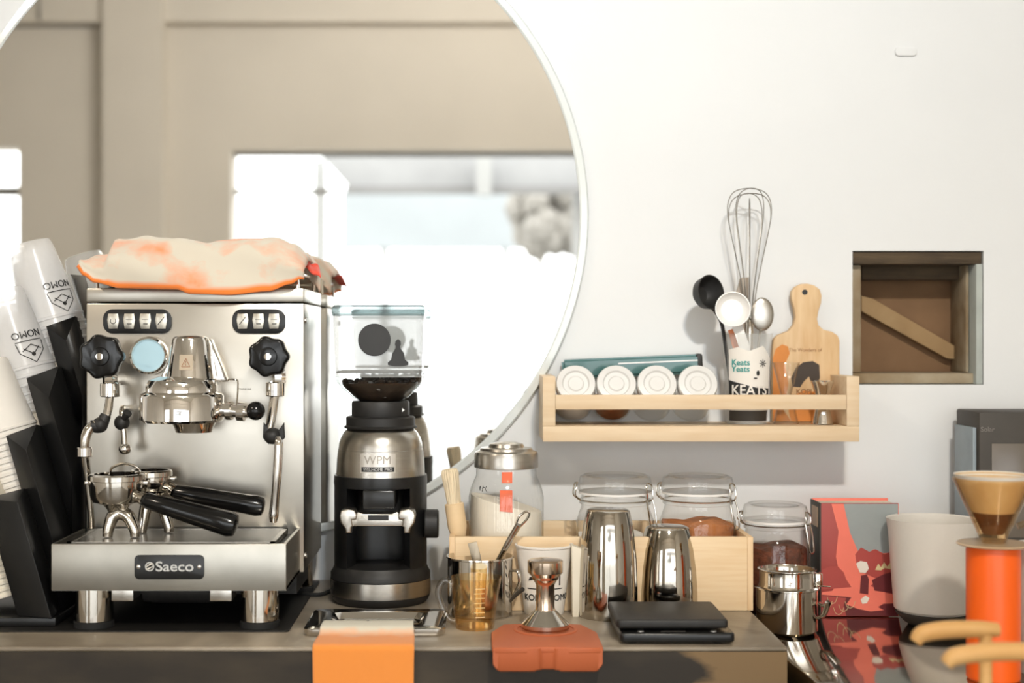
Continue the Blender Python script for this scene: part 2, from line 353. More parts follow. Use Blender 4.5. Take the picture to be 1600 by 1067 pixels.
WORLD = {}
def thing(name, loc, label, cat, group=None, kind=None):
    o = bpy.data.objects.new(name, None); o.empty_display_size = .02; COL.objects.link(o); o.location = loc
    WORLD[o] = Vector(loc); tagit(o, label, cat, group, kind); return o
def tagit(o, label=None, cat=None, group=None, kind=None):
    if label: o['label'] = label
    if cat: o['category'] = cat
    if group: o['group'] = group
    if kind: o['kind'] = kind
def obj(name, bm, m, parent=None, m4=None, sharp=35, loc=None, solid=0, label=None, norm=True):
    """link a mesh whose vertices are given in room coordinates"""
    if m4: xf(bm, m4)
    if norm: bmesh.ops.recalc_face_normals(bm, faces=bm.faces)
    org = WORLD[parent] if parent else Vector(loc) if loc is not None else Vector((0, 0, 0))
    if parent is None and loc is None and bm.verts:
        xs = [v.co.x for v in bm.verts]; ys = [v.co.y for v in bm.verts]; zs = [v.co.z for v in bm.verts]
        org = Vector(((min(xs)+max(xs))/2, (min(ys)+max(ys))/2, min(zs)))
    for v in bm.verts: v.co -= org
    ang = math.radians(sharp)
    for f in bm.faces: f.smooth = True
    for e in bm.edges:
        if len(e.link_faces) == 2 and e.calc_face_angle(0) > ang: e.smooth = False
    me = bpy.data.meshes.new(name); bm.to_mesh(me); bm.free(); me.materials.append(M[m] if isinstance(m, str) else m)
    o = bpy.data.objects.new(name, me); COL.objects.link(o)
    if parent: o.parent = parent; WORLD[o] = WORLD[parent]
    else: o.location = org; WORLD[o] = org
    if solid:
        s = o.modifiers.new('s', 'SOLIDIFY'); s.thickness = solid; s.offset = 0
    if label: o['label'] = label
    return o
def struct(name, bm, m, parent=None, **k):
    o = obj(name, bm, m, parent, **k)
    if not parent: o['kind'] = 'structure'
    return o
def solo(name, bm, m, label, cat, group=None, kind=None, **k):
    o = obj(name, bm, m, None, **k); tagit(o, label, cat, group, kind); return o
def dup(root, loc=None, label=None, rot=None):
    r = root.copy(); COL.objects.link(r); WORLD[r] = WORLD[root]
    if loc is not None: r.location = loc
    if label: r['label'] = label
    for ch in list(root.children):
        c = ch.copy(); COL.objects.link(c); c.parent = r
        for g in ch.children:
            d = g.copy(); COL.objects.link(d); d.parent = c
    return r

# ------------------------------------------------------------ the room
WY = 2.22
CH = 3.2
def wall_with_hole(x0, x1, z0, z1, y0, y1, holes):
    """holes sorted by x, (hx0, hx1, hz0, hz1)"""
    b = new(); cx = x0
    for hx0, hx1, hz0, hz1 in holes:
        box(cx, hx0, y0, y1, z0, z1, bm=b)
        if hz0 > z0+.001: box(hx0, hx1, y0, y1, z0, hz0, bm=b)
        if hz1 < z1-.001: box(hx0, hx1, y0, y1, hz1, z1, bm=b)
        cx = hx1
    box(cx, x1, y0, y1, z0, z1, bm=b); return b
HX0, HX1, HZ0, HZ1 = X(1332, WY), X(1537, WY), Z(601, WY), Z(392, WY)
struct('wall_front', wall_with_hole(-3.7, 2.6, 0, CH, WY, WY+.12, [(HX0, HX1, HZ0, HZ1)]), 'wall')
struct('wall_left', box(-3.8, -3.7, BACK-.2, WY+.12, 0, CH), 'room')
struct('wall_right', box(2.6, 2.7, BACK-.2, WY+.12, 0, CH), 'room')
WX1 = X(32, 7.0)
struct('wall_back', wall_with_hole(-3.7, 2.6, 0, CH, BACK-.2, BACK, [(-3.45, WX1, .0, OZ1+.015), (OX0, OX1, .0, OZ1)]), 'room')
struct('floor', box(-3.8, 2.7, BACK-.2, WY+.12, -.1, 0), 'floor')
struct('ceiling', box(-3.8, 2.7, BACK-.2, WY+.12, CH, CH+.1), 'roomceil')
pw = 6.85
struct('trim_1', box(X(160, pw), X(253, pw), BACK, BACK+.12, 0, CH), 'room')
struct('trim_2', box(-3.7, 2.6, BACK, BACK+.08, Z(38, 6.95), CH), 'room')
# dark strip put in as the shadow line under the beam, plus a cable
b = box(-3.7, X(155, 7), BACK+.001, BACK+.02, Z(43, 6.98), Z(38, 6.98)-.002)
solo('wall_cable', join(b, cyl((X(72, 7), BACK+.09, Z(36, 6.95)), (X(72, 7), BACK+.09, CH-.01), .006)), 'frame', 'thin dark cable run along the beam in the mirror, left of the pillar', 'cable')
# window bars
zb = Z(297, 7.0)
b = box(-3.45, WX1, BACK-.12, BACK-.07, zb-.022, zb+.022); box(-3.0, -2.96, BACK-.12, BACK-.07, 0, OZ1, bm=b)
struct('window_1', b, 'frame')
b = box(OX0, X(520, 7.1), BACK-.13, BACK-.09, zb-.012, zb+.012); box(OX0, OX1, BACK-.13, BACK-.09, OZ1-.02, OZ1, bm=b)
struct('window_2', b, 'frame')
# street outside
struct('ground', box(-14, 14, -26, BACK-.2, -.12, -.02), 'outlight')
oc = thing('street_canopy', (1.0, -7.0, 0), 'grey corrugated canopy roof outside the opening, seen in the mirror', 'canopy')
VD = lambda y: 2*WY-y
b = prism([(X(500, VD(-5.4)), Z(243, VD(-5.4))), (4.6, Z(240, VD(-5.4))), (4.6, Z(293, VD(-5.4))), (X(545, VD(-5.4)), Z(293, VD(-5.4)))], -5.5, -5.4)
obj('sheet', b, 'outgrey', oc)
b = box(X(540, VD(-5.3)), 4.6, -5.4, -5.3, Z(302, VD(-5.3)), Z(291, VD(-5.3))); obj('gutter', b, 'outdark', oc)
obj('post', box(X(744, VD(-5.2)), X(768, VD(-5.2)), -5.3, -5.2, Z(305, VD(-5.2)), Z(240, VD(-5.2))), 'outlight', oc)
for px in (500, 905): obj('post', box(X(px, VD(-5.6))-.04, X(px, VD(-5.6))+.04, -5.7, -5.6, -.02, Z(250, VD(-5.6))), 'outlight', oc)
solo('street_board', box(X(535, VD(-9)), X(835, VD(-9)), -9.2, -9, Z(388, VD(-9)), Z(300, VD(-9))), 'outblue', 'pale blue sign board across the street, seen blurred in the mirror', 'sign board')
for px in (600, 790): solo('board_post', box(X(px, VD(-9))-.04, X(px, VD(-9))+.04, -9.15, -9.05, -.02, Z(388, VD(-9))), 'outlight', ['left', 'right'][px > 700]+' pale post carrying the board across the street, in the mirror', 'post', 'posts across the street')
t = thing('street_tree', (X(815, 11.5), -7.1, -.02), 'blurred brown shrub on a thin trunk outside, at the right rim of the mirror', 'tree')
random.seed(5); b = new()
for k in range(70): b = join(b, sphere((X(872+random.uniform(-62, 80), 11.5), -7.1+random.uniform(-.25, .25), Z(345+random.uniform(-45, 40), 11.5)), random.uniform(.05, .13), 8))
obj('foliage', b, 'outbrown', t)
obj('trunk', tube([(X(815, 11.5), -7.1, -.02), (X(818, 11.5), -7.1, .9), (X(835, 11.5), -7.1, 1.6), (X(850, 11.5), -7.1, 2.0)], [.03, .025, .025, .03], 10), 'outbrown', t)

# counters
CT = .90
struct('trim_3', box(HX0-.02, HX1+.02, WY+.12, WY+.13, HZ0-.02, HZ1+.02), 'browncard')
CX1 = X(1232, 1.734)
t = thing('cement_counter', (0, 1.98, 0), 'long grey-brown polished cement counter under the espresso machine', 'counter')
obj('worktop', box(-1.6, CX1, 1.738, WY-.001, CT-.006, CT, .0025, 3), 'counter', t)
obj('front_panel', box(-1.6, CX1-.0006, 1.7386, WY-.001, 0, CT-.0061), 'cfront', t)
ST = .87
stp = slab([(CX1+.001, WY-.002), (CX1+.0015, 2.0), (CX1+.013, 1.80), (CX1+.022, 1.68), (CX1+.05, 1.3), (1.5, 1.3), (1.5, WY-.002)], ST-.03, ST, .002)
t = thing('side_counter', (.9, 1.8, 0), 'glossy dark side counter at right that mirrors the red book', 'counter')
obj('top', stp, 'sidetop', t)
obj('base', box(.47, 1.48, 1.36, WY-.002, 0, ST-.03), 'blackmat', t)

# wall niche
t = thing('wall_niche', ((HX0+HX1)/2, WY+.06, HZ0), 'square hole in the white wall framed in rough mortar', 'wall hole')
e = .001
obj('bottom_frame', box(HX0+e, HX1-e, WY+.015, WY+.10, HZ0+e, Z(583, WY+.015), .003), 'rough_frame', t)
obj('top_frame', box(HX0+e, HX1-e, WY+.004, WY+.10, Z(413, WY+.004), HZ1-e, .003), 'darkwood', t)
obj('left_frame', box(HX0+e, X(1346, WY+.02), WY+.02, WY+.10, Z(583, WY+.01), Z(413, WY+.01), .003), 'rough_frame', t)
obj('right_frame', box(X(1509, WY+.03), HX1-.012, WY+.03, WY+.10, Z(583, WY+.01), Z(413, WY+.01), .003), 'rough_frame', t)
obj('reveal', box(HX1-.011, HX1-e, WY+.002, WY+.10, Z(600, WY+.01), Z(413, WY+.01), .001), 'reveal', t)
obj('back_board', box(HX0+.002, HX1-.002, WY+.105, WY+.118, HZ0+.002, HZ1-.002), 'browncard', t)
Dn = WY+.085
obj('brace', prism(pxo([(1346, 462), (1365, 467), (1500, 545), (1500, 562), (1480, 560), (1346, 486)], Dn), Dn, Dn+.018, .001), 'brace', t)  # lighter brown strip running diagonally across the niche
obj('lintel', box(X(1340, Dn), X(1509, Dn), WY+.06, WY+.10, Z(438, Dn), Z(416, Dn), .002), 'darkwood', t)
solo('wall_plug', prism(rrect(X(1398, WY), X(1432, WY), Z(88, WY), Z(74, WY), .006), WY-.004, WY-.0002, .0015), 'wall', 'small white oval plaster cap high on the wall above the hole', 'wall cover')

# mirror
MX, MZ, MR = X(415, 2.2), Z(335, 2.2), .497
t = thing('round_mirror', (MX, WY-.01, MZ-MR), 'large round frameless mirror hanging on the wall behind the espresso machine', 'mirror')
R90 = rotm('X', 90)
def disc_y(cx, cy, cz, prof, seg=48): return lathe(prof, seg=seg, m=Matrix.Translation((cx, cy, cz)) @ R90)   # profile axis points to the viewer
obj('glass', disc_y(MX, WY-.002, MZ, [(0, 0), (MR-.011, 0), (MR-.011, .011), (0, .011)], 160), 'mirror', t)
obj('rim', disc_y(MX, WY-.001, MZ, [(MR-.0108, 0), (MR+.003, 0), (MR+.004, .006), (MR+.001, .013), (MR-.008, .0145), (MR-.0108, .012), (MR-.0108, 0)], 160), 'mirrorrim', t)

# lamps (out of view behind the viewer; all but the shelf spot are added fill)
for i, (loc, tgt, pwr, col, spread) in enumerate(SPOTS):
    d = (Vector(tgt)-Vector(loc)).normalized(); L0 = Vector(loc)
    area('spot_light', L0+d*.035, tgt, .09, .09, pwr, col, spread=spread)
    t = thing('ceiling_spotlight', (loc[0], loc[1], CH), ['black ceiling spotlight aimed at the shelf and side counter', 'black ceiling spotlight aimed beside the round mirror', 'black ceiling spotlight over the left end of the room'][i], 'lamp', )
    obj('shade', cyl(L0-d*.12, L0+d*.03, .06, .075), 'lamp', t); obj('stem', cyl(L0-d*.06, (loc[0], loc[1], CH-.001), .012), 'lamp', t)
for loc, tgt, pwr, col in WASH:
    area('wash_light', loc, tgt, 1.2, .15, pwr, col)
    t = thing('ceiling_trough', (loc[0], loc[1]+.05, CH), 'long ceiling trough light washing the street wall', 'lamp')
    obj('housing', box(loc[0]-.62, loc[0]+.62, loc[1]+.03, loc[1]+.12, loc[2]-.03, CH-.001, .004), 'lamp', t)

solo('rubber_mat', slab(rrect(-1.15, X(452, 1.83), 1.824, 2.20, .006, 4), CT+.0002, CT+.002, .0006), 'matrubber', 'thin black rubber mat under the espresso machine and cup dispenser', 'mat')  # black sheet laid in for the dark shade beneath machine and dispenser
# ------------------------------------------------------------ espresso machine
DB = 1.945
bx0, bx1 = X(135, DB), X(475, DB)
tx0, tx1 = X(80, 1.8), X(447, 1.8)
TZ = Z(850, 1.8)
t = thing('espresso_machine', ((bx0+bx1)/2, 1.98, CT), 'brushed steel single-group espresso machine on tubular feet', 'espresso machine')
EM = t
zl = Z(473, DB)
zt = Z(450, DB)
obj('body', box(bx0, bx1, DB, 2.165, .957, zl-.0008, .0015), 'panel', t)
o_top = obj('top_cover', box(bx0, bx1, DB-.0005, 2.165, zl+.0008, zt, .002), 'panel', t)
# drip tray: open box with a rim
b = box(tx0, tx1, 1.8, 1.806, .958, TZ, .001); box(tx0, tx0+.004, 1.8055, DB-.001, .958, TZ, bm=b); box(tx1-.004, tx1, 1.8055, DB-.001, .958, TZ, bm=b); box(tx0, tx1, 1.802, DB-.001, .9575, .962, bm=b)
tray = obj('drip_tray', b, 'traysteel', t)
gx0, gx1 = tx0+.016, tx1-.016
b = box(gx0, gx1, 1.812, 1.818, TZ-.006, TZ+.001); box(gx0, gx1, 1.934, 1.94, TZ-.006, TZ+.001, bm=b)
box(gx0, gx0+.006, 1.812, 1.94, TZ-.006, TZ+.001, bm=b); box(gx1-.006, gx1, 1.812, 1.94, TZ-.006, TZ+.001, bm=b)
n = 17
for k in range(n):
    y = 1.822+k*(.112/n); box(gx0+.004, gx1-.004, y, y+.0045, TZ-.004, TZ+.0004, bm=b)
grid = obj('grille', b, 'steel', t)
obj('tray_ledge', box(tx0+.004, tx1-.004, 1.806, DB-.001, TZ-.012, TZ-.0075), 'blackmat', t)
# badge
D = 1.7985
bd = obj('badge', prism(rrect(X(210, D), X(319, D), Z(905, D), Z(867, D), .006), D-.0005, 1.7998, .0004), 'black', t)
b = text_bm('Saeco', .0175, X(273, D), Z(885.5, D), D-.0008, width=S(59, D), bold=.0006)
obj('lettering', b, 'silver_ink', bd, sharp=30, norm=False)
b = disc_y(X(234, D), D-.0006, Z(885, D), [(.0043, 0), (.0058, 0), (.0058, .0006), (.0043, .0006), (.0043, 0)], 32)
for q in (-1, 1):
    c0 = Vector((X(234, D)+q*.0004, D-.001, Z(885, D)+q*.0017)); b = join(b, tube([c0+Vector((-.0045, 0, -.002)), c0+Vector((0, 0, .0006*q)), c0+Vector((.0045, 0, .002))], .00075, 6))
obj('emblem', b, 'silver_ink', bd)
for px in (216.5, 311.5): obj('screw', disc_y(X(px, D), D, Z(885.5, D), [(0, 0), (.0026, 0), (.0026, .0008), (.0016, .0014), (0, .0014)], 20), 'chrome', bd)
# feet
for px, dy in ((147, 1.855), (406, 1.855), (175, 2.11), (425, 2.11)):
    r = .0245; cx = X(px, 1.855) if dy < 2 else X(px, 1.855)
    if dy < 2 or True:
        ft = obj('foot', lathe([(0, .911), (r, .911), (r, .958), (0, .958)], (cx, dy, 0), 40), 'copper' if False else 'polish', t)
        obj('rubber_pad', lathe([(0, CT+.0022), (r+.0015, CT+.0022), (r+.0015, .909), (r-.001, .911), (0, .911)], (cx, dy, 0), 40), 'rubber', ft)
for px in (194, 347): obj('bracket', box(X(px-17, 1.84), X(px+17, 1.84), 1.83, 1.87, Z(937, 1.84), .958, .001), 'steel', t)
obj('underbody', box(bx0+.02, bx1-.012, 1.96, 2.15, .925, .957), 'blackmat', t)
obj('pump_housing', lathe([(0, -.05), (.018, -.05), (.02, -.03), (.02, .03), (.018, .05), (0, .05)], seg=24, m=Matrix.Translation((X(285, 1.9), 1.9, .944)) @ rotm('Y', 90)), 'blackmat', t)
# button plates
def plate(x0, x1, n, y0=483, y1=521):
    D = DB-.002
    p = obj('button_plate', prism(rrect(X(x0, D), X(x1, D), Z(y1, D), Z(y0, D), .013, 8), D-.001, DB-.0002, .0008), 'black', t)
    w_ = 25.0 if n == 4 else 24.5
    for k in range(n):
        cx = x0+16.5+w_*k
        rim = prism(pxo([(cx-7.5, 490), (cx+7.5, 490), (cx+9.5, 500), (cx+7, 514), (cx-7, 514), (cx-9.5, 500)], D), D-.003, D-.0008, .0006)
        s = obj('switch', rim, 'switchsteel', p)
        g = new()
        if k == 0 and n == 4: g = tube([(X(cx-3.5, D), D-.0034, Z(498, D)), (X(cx-4, D), D-.0034, Z(503, D)), (X(cx, D), D-.0034, Z(506, D)), (X(cx+4, D), D-.0034, Z(503, D)), (X(cx+3.5, D), D-.0034, Z(498, D))], .0004, 6)
        elif k % 3 == 0: g = tube([(X(cx-5, D), D-.0034, Z(507, D)), (X(cx+5, D), D-.0034, Z(495, D))], .0005, 6)
        else:
            g = tube([(X(cx-5, D), D-.0034, Z(499, D)), (X(cx+5, D), D-.0034, Z(499, D))], .0004, 6); g = join(g, tube([(X(cx-3, D), D-.0034, Z(506, D)), (X(cx+4, D), D-.0034, Z(506, D))], .0006, 6))
        obj('icon', g, 'ink', p)
plate(161, 268, 4); plate(363, 446, 3)
# gauge
gx, gz = X(231, 1.93), Z(555.5, 1.93)
g = obj('pressure_gauge', disc_y(gx, DB, gz, [(0, 0), (.026, 0), (.0265, .006), (.0255, .013), (.0225, .0145), (.0210, .012), (.0210, .010), (0, .010)], 56), 'chrome', t)
obj('dial', disc_y(gx, DB-.0102, gz, [(0, 0), (.0209, 0), (.0209, .001), (0, .001)], 48), 'gauge', g)
# valve knobs
def lobed(cx, cz, y0, y1, R, n=8):
    o = []
    for k in range(96):
        a = 2*PI*k/96; r = R*(1+.055*math.cos(n*a)); o.append((cx+r*math.cos(a), cz+r*math.sin(a)))
    return prism(o, y0, y1, .004, 3)
for px, py, R in ((159, 557, .0285), (420, 557, .0262)):
    D = 1.885; cx, cz = X(px, D), Z(py, D)
    k = obj('valve_knob', lobed(cx, cz, D-.008, D+.012, R, 7), 'blackgloss', t)
    obj('hub', disc_y(cx, D-.0075, cz, [(0, 0), (.0125, 0), (.0115, .003), (.0075, .0036), (0, .0036)], 32), 'blackgloss', k)
    obj('cap_screw', disc_y(cx, D-.011, cz, [(0, 0), (.005, 0), (.0046, .0016), (0, .002)], 24), 'chrome', k)
    obj('valve_stem', cyl((cx, D+.011, cz), (cx, DB+.001, cz), .008), 'chrome', k)
def nut(cx, cy, z0, z1, r, seg=6): return lathe([(0, z0), (r*.92, z0), (r, z0+.001), (r, z1-.001), (r*.92, z1), (0, z1)], (cx, cy, 0), seg)
# left steam arm
D = 1.90
v = obj('steam_valve', join(nut(X(172, D), D, Z(620, D), Z(598, D), .013, 24), join(nut(X(172, D), D, Z(600, D), Z(583, D), .010, 6), cyl((X(172, D), D, Z(592, D)), (X(172, D), DB+.001, Z(592, D)), .009))), 'chrome', t)
obj('pipe', tube([(X(172, D), D, Z(619, D)), (X(170, D), D-.004, Z(640, D)), (X(166, D), D-.008, Z(656, D))], .0058, 14), 'chrome', v)
obj('joint', join(tube([(X(168, D), D-.008, Z(648, D)), (X(160, D), D-.012, Z(664, D)), (X(146, D), D-.016, Z(664, D))], [.007, .0095, .0075], 14), sphere((X(160, D), D-.012, Z(663, D)), .0105)), 'blackmat', v)
D = 1.885
obj('steam_wand', tube([(X(150, D), D, Z(661, D)), (X(139, D), D-.003, Z(672, D)), (X(134, D), D-.005, Z(695, D)), (X(136, D), D, Z(740, D)), (X(140, D), D+.006, Z(800, D)), (X(140, D), D+.01, Z(826, D))], [.0055, .007, .0065, .005, .0045, .0045], 14), 'polish', v)
obj('wand_nut', nut(X(134, D), D-.005, Z(713, D), Z(698, D), .0105, 24), 'chrome', v)
# hot water spout
D = 1.915
sp = obj('water_spout', tube([(X(190, D), DB+.001, Z(640, D)), (X(191, D), D, Z(640, D)), (X(194, D), D-.003, Z(668, D)), (X(196, D), D-.003, Z(700, D))], .0042, 12), 'polish', t)
obj('spout_joint', join(sphere((X(191, D), D-.002, Z(660, D)), .0105), cyl((X(191, D), D-.004, Z(660, D)), (X(203, D), D-.012, Z(644, D)), .003, .006)), 'blackmat', sp)
obj('nozzle', sphere((X(196, D), D-.003, Z(701, D)), .0085, sc=(1, 1, .9)), 'chrome', sp)
# right steam arm
D = 1.90
v = obj('steam_valve', join(nut(X(430, D), D, Z(619, D), Z(597, D), .0125, 24), join(nut(X(436, D), D, Z(599, D), Z(578, D), .009, 6), cyl((X(430, D), D, Z(604, D)), (X(430, D), DB+.001, Z(604, D)), .009))), 'chrome', t)
obj('pipe', tube([(X(429, D), D, Z(618, D)), (X(426, D), D-.004, Z(645, D)), (X(422, D), D-.008, Z(672, D))], .0062, 14), 'chrome', v)
b = sphere((X(428, D), D-.012, Z(680, D)), .0125, sc=(1, 1, .9))
for q in (-1, 1): b = join(b, prism(pxo([(428+q*2, 680), (428+q*16, 660), (428+q*17, 684), (428+q*8, 694)], D-.014), D-.018, D-.009, .002))
obj('joint', b, 'blackmat', v)
D = 1.882
obj('steam_wand', tube([(X(434, D), D, Z(684, D)), (X(436, D), D-.004, Z(698, D)), (X(433, D), D-.004, Z(750, D)), (X(428, D), D, Z(800, D)), (X(427, D), D, Z(816, D))], [.0052, .0062, .0062, .0055, .0068, .0045], 14), 'chrome', v)
# group head
D = 1.885; gcx = X(284, D)
gh = obj('group_head', lathe([(0, Z(659, D)), (.052, Z(659, D)), (.0555, Z(655, D)), (.0555, Z(619, D)), (.0535, Z(615, D)), (.047, Z(612, D)), (.047, Z(603, D)), (.043, Z(594, D)), (.030, Z(588, D)), (.0, Z(588, D))], (gcx, D, 0), 72), 'chrome', t)
obj('bell', lathe([(0, Z(592, D)), (.032, Z(592, D)), (.0305, Z(580, D)), (.0245, Z(532, D)), (.0225, Z(527, D)), (.018, Z(524.5, D)), (0, Z(524, D))], (X(297, D), D+.004, 0), 56), 'chrome', gh)
for q, xs in ((1, [(318, 530), (330, 530), (356, 596), (330, 596)]), (-1, [(275, 545), (268, 552), (248, 596), (270, 596)])):
    obj('side_fin', prism(pxo(xs, D+.012), D+.008, D+.03, .003, 3), 'chrome', gh)
obj('group_neck', box(X(262, D), X(330, D), D+.02, DB+.001, Z(650, D), Z(560, D), .004), 'chrome', gh)
obj('locking_ring', lathe([(0, Z(675, D)), (.024, Z(675, D)), (.0255, Z(668, D)), (.030, Z(658, D)), (0, Z(658, D))], (X(303, D), D, 0), 48), 'polish', gh)
b = prism(pxo([(279.5, 554), (302, 554), (302, 578), (279.5, 578)], D-.025), 0, .0002)
def conewrap(b, cx, cy, z0, r0, z1, r1, off=.0005):
    slice_x(b, cx); ym = max(v_.co.y for v_ in b.verts)
    for v_ in b.verts:
        r = r0+(r1-r0)*(v_.co.z-z0)/(z1-z0)+min(.0006, ym-v_.co.y); a = (v_.co.x-cx)/r; v_.co = Vector((cx+(r+off)*math.sin(a), cy-(r+off)*math.cos(a), v_.co.z))
    return b
def bellwrap(b, off): return conewrap(b, X(297, D), D+.004, Z(580, D), .0305, Z(532, D), .0245, off)
b = subdiv_flat([(X(280, 1.86), Z(578, 1.86)), (X(301, 1.86), Z(578, 1.86)), (X(301, 1.86), Z(554, 1.86)), (X(280, 1.86), Z(554, 1.86))], 0, .003)
st = obj('warning_sticker', bellwrap(b, .0004), mat('sticker_silver', (.50, .41, .30), .5, 0), gh, sharp=30)
b = new()
tri = [(284, 573), (297, 573), (290.5, 560)]
for k in range(3):
    a_, c_ = tri[k], tri[(k+1) % 3]; b = join(b, tube([(X(a_[0], 1.86), 0, Z(a_[1], 1.86)), (X((a_[0]+c_[0])/2, 1.86), 0, Z((a_[1]+c_[1])/2, 1.86)), (X(c_[0], 1.86), 0, Z(c_[1], 1.86))], .0004, 6))
b = join(b, tube([(X(291, 1.86), 0, Z(564, 1.86)), (X(289.5, 1.86), 0, Z(568, 1.86)), (X(291, 1.86), 0, Z(571, 1.86))], .0004, 6))
obj('warning_triangle', bellwrap(b, .0008), mat('sticker_brown', (.30, .12, .05), .5), gh, sharp=30)
# lever pipe at the right of the group
lv = obj('brew_lever', join(cyl((X(345, D), D-.005, Z(640, D)), (X(392, D), D-.012, Z(643, D)), .0095, .0075, bev=.001), join(cyl((X(356, D), D-.007, Z(641, D)), (X(364, D), D-.008, Z(641, D)), .0125), cyl((X(374, D), D-.010, Z(642, D)), (X(385, D), D-.011, Z(643, D)), .0125))), 'chrome', t)
obj('lever_ball', sphere((X(402, D), D-.014, Z(641, D)), .0125), 'blackgloss', lv)
obj('thin_bracket', tube([(X(345, D), D+.03, Z(594, D)), (X(364, D), D+.02, Z(594, D)), (X(368, D), D+.02, Z(600, D)), (X(368, D), D+.01, Z(636, D))], .0011, 8, 3), 'polish', t)
# side details
for pz in (500, 868): obj('side_bolt', cyl((bx1-.001, 1.955, Z(pz, 1.95)), (bx1+.003, 1.955, Z(pz, 1.95)), .0045, bev=.0008), 'chrome', t)
# cup rail
zr = zt+.022
rl = tube([(bx0+.012, DB+.012, zt-.001), (bx0+.012, DB+.012, zr), (bx1-.01, DB+.012, zr), (bx1-.01, DB+.012, zt-.001)], .003, 10, smooth=False)
rl = join(rl, tube([(bx1-.01, DB+.012, zr), (bx1-.01, 2.15, zr), (bx1-.01, 2.15, zt-.001)], .003, 10, smooth=False)); rl = join(rl, tube([(bx0+.012, DB+.012, zr), (bx0+.012, 2.15, zr), (bx0+.012, 2.15, zt-.001)], .003, 10, smooth=False))
obj('cup_rail', rl, 'chrome', t)
obj('panel_print', text_bm('MANUAL', .0045, X(383, DB), Z(608, DB), DB-.0001), mat('faint_print', (.14, .12, .09), .6), t, sharp=30, norm=False)

# portafilters resting on the drip tray
def portafilter(bc, hz0, hz1, hD0, hD1, R, label, hr=(.0105, .0125, .0155, .0165)):
    px, y0, y1, D = bc
    cx = X(px, D); t = thing('portafilter', (cx, D, TZ), label, 'portafilter', 'portafilters')
    z0, z1 = Z(y1, D), Z(y0, D)
    b = lathe([(0, z0), (R*.55, z0), (R*.9, z0+.004), (R, z0+.012), (R, z1-.009), (R*1.07, z1-.008), (R*1.07, z1-.002), (R*1.0, z1), (R*.86, z1), (R*.86, z0+.010), (0, z0+.008)], (cx, D, 0), 56)
    bs = obj('basket', b, 'polish', t)
    for q in (-1, 1): obj('lug', box(cx+q*R*1.03-.006, cx+q*R*1.03+.006, D-.007, D+.007, z1-.014, z1-.009, .001), 'polish', t)
    zs = TZ+.0015
    b = lathe([(0, z0-.016), (.010, z0-.016), (.013, z0-.006), (.019, z0+.001), (0, z0+.001)], (cx, D, 0), 32)
    for q in (-1, 1): b = join(b, tube([(cx+.004, D-.003, z0-.010), (cx+.010*q+.006, D-.006, z0-.015), (cx+.017*q+.008, D-.009, zs+.010), (cx+.018*q+.008, D-.010, zs)], [.0095, .009, .0075, .0065], 14))
    obj('spout', b, 'polish', t)
    p0 = Vector((X(hz0[0], hD0), hD0, Z(hz0[1], hD0))); p1 = Vector((X(hz1[0], hD1), hD1, Z(hz1[1], hD1))); d = (p1-p0).normalized()
    obj('neck', cyl(Vector((cx, D, (z0+z1)/2-.002))+d*R*.8, p0+d*.002, .0075, .009), 'polish', t)
    L = (p1-p0).length; pr = [(0, 0), (hr[0]*.8, 0), (hr[0], .003), (hr[1], L*.3), (hr[2], L*.75), (hr[3], L-.01), (hr[3]*.85, L-.002), (hr[3]*.5, L), (0, L)]
    h = obj('handle', lathe(pr, seg=32, m=Matrix.Translation(p0) @ d.to_track_quat('Z', 'Y').to_matrix().to_4x4()), 'blackgloss', t)
    return t
p1 = portafilter((183, 740, 788, 1.865), (226, 781), (370, 822), 1.848, 1.838, .0345, 'front portafilter with glossy black handle lying across the drip tray')
obj('bail_spring', tube([(X(170, 1.88), 1.885, Z(742, 1.88)), (X(174, 1.88), 1.885, Z(731, 1.88)), (X(195, 1.88), 1.885, Z(725, 1.88)), (X(214, 1.88), 1.885, Z(732, 1.88)), (X(219, 1.88), 1.885, Z(742, 1.88))], .0018, 8), 'polish', p1)
portafilter((236, 734, 770, 1.908), (272, 768), (413, 792), 1.90, 1.90, .0265, 'rear portafilter against the steel panel, its black handle above the other', (.0095, .0115, .0130, .0140))

# towel on the machine
def cloth_grid(f, nu, nv):
    b = bmesh.new(); uvl = b.loops.layers.uv.new('UVMap'); V = [[b.verts.new(f(i/nu, j/nv)) for i in range(nu+1)] for j in range(nv+1)]
    for j in range(nv):
        for i in range(nu):
            fc = b.faces.new((V[j][i], V[j][i+1], V[j+1][i+1], V[j+1][i]))
            for lp, (a, c) in zip(fc.loops, ((i, j), (i+1, j), (i+1, j+1), (i, j+1))): lp[uvl].uv = (a/nu, c/nv)
    return b
def interp(tab, x):
    if x <= tab[0][0]: return tab[0][1]
    for (a, va), (c, vc) in zip(tab, tab[1:]):
        if x <= c:
            t_ = (x-a)/(c-a); t_ = t_*t_*(3-2*t_); return va+(vc-va)*t_
    return tab[-1][1]
hem = [(122, 414), (134, 430), (150, 441), (190, 450), (280, 452), (300, 459), (360, 461), (420, 455), (455, 444), (470, 436)]
crest = [(122, 408), (145, 402), (164, 401), (172, 377), (200, 374), (240, 373), (300, 379), (340, 380), (380, 374), (430, 374), (455, 384), (470, 398), (476, 410)]
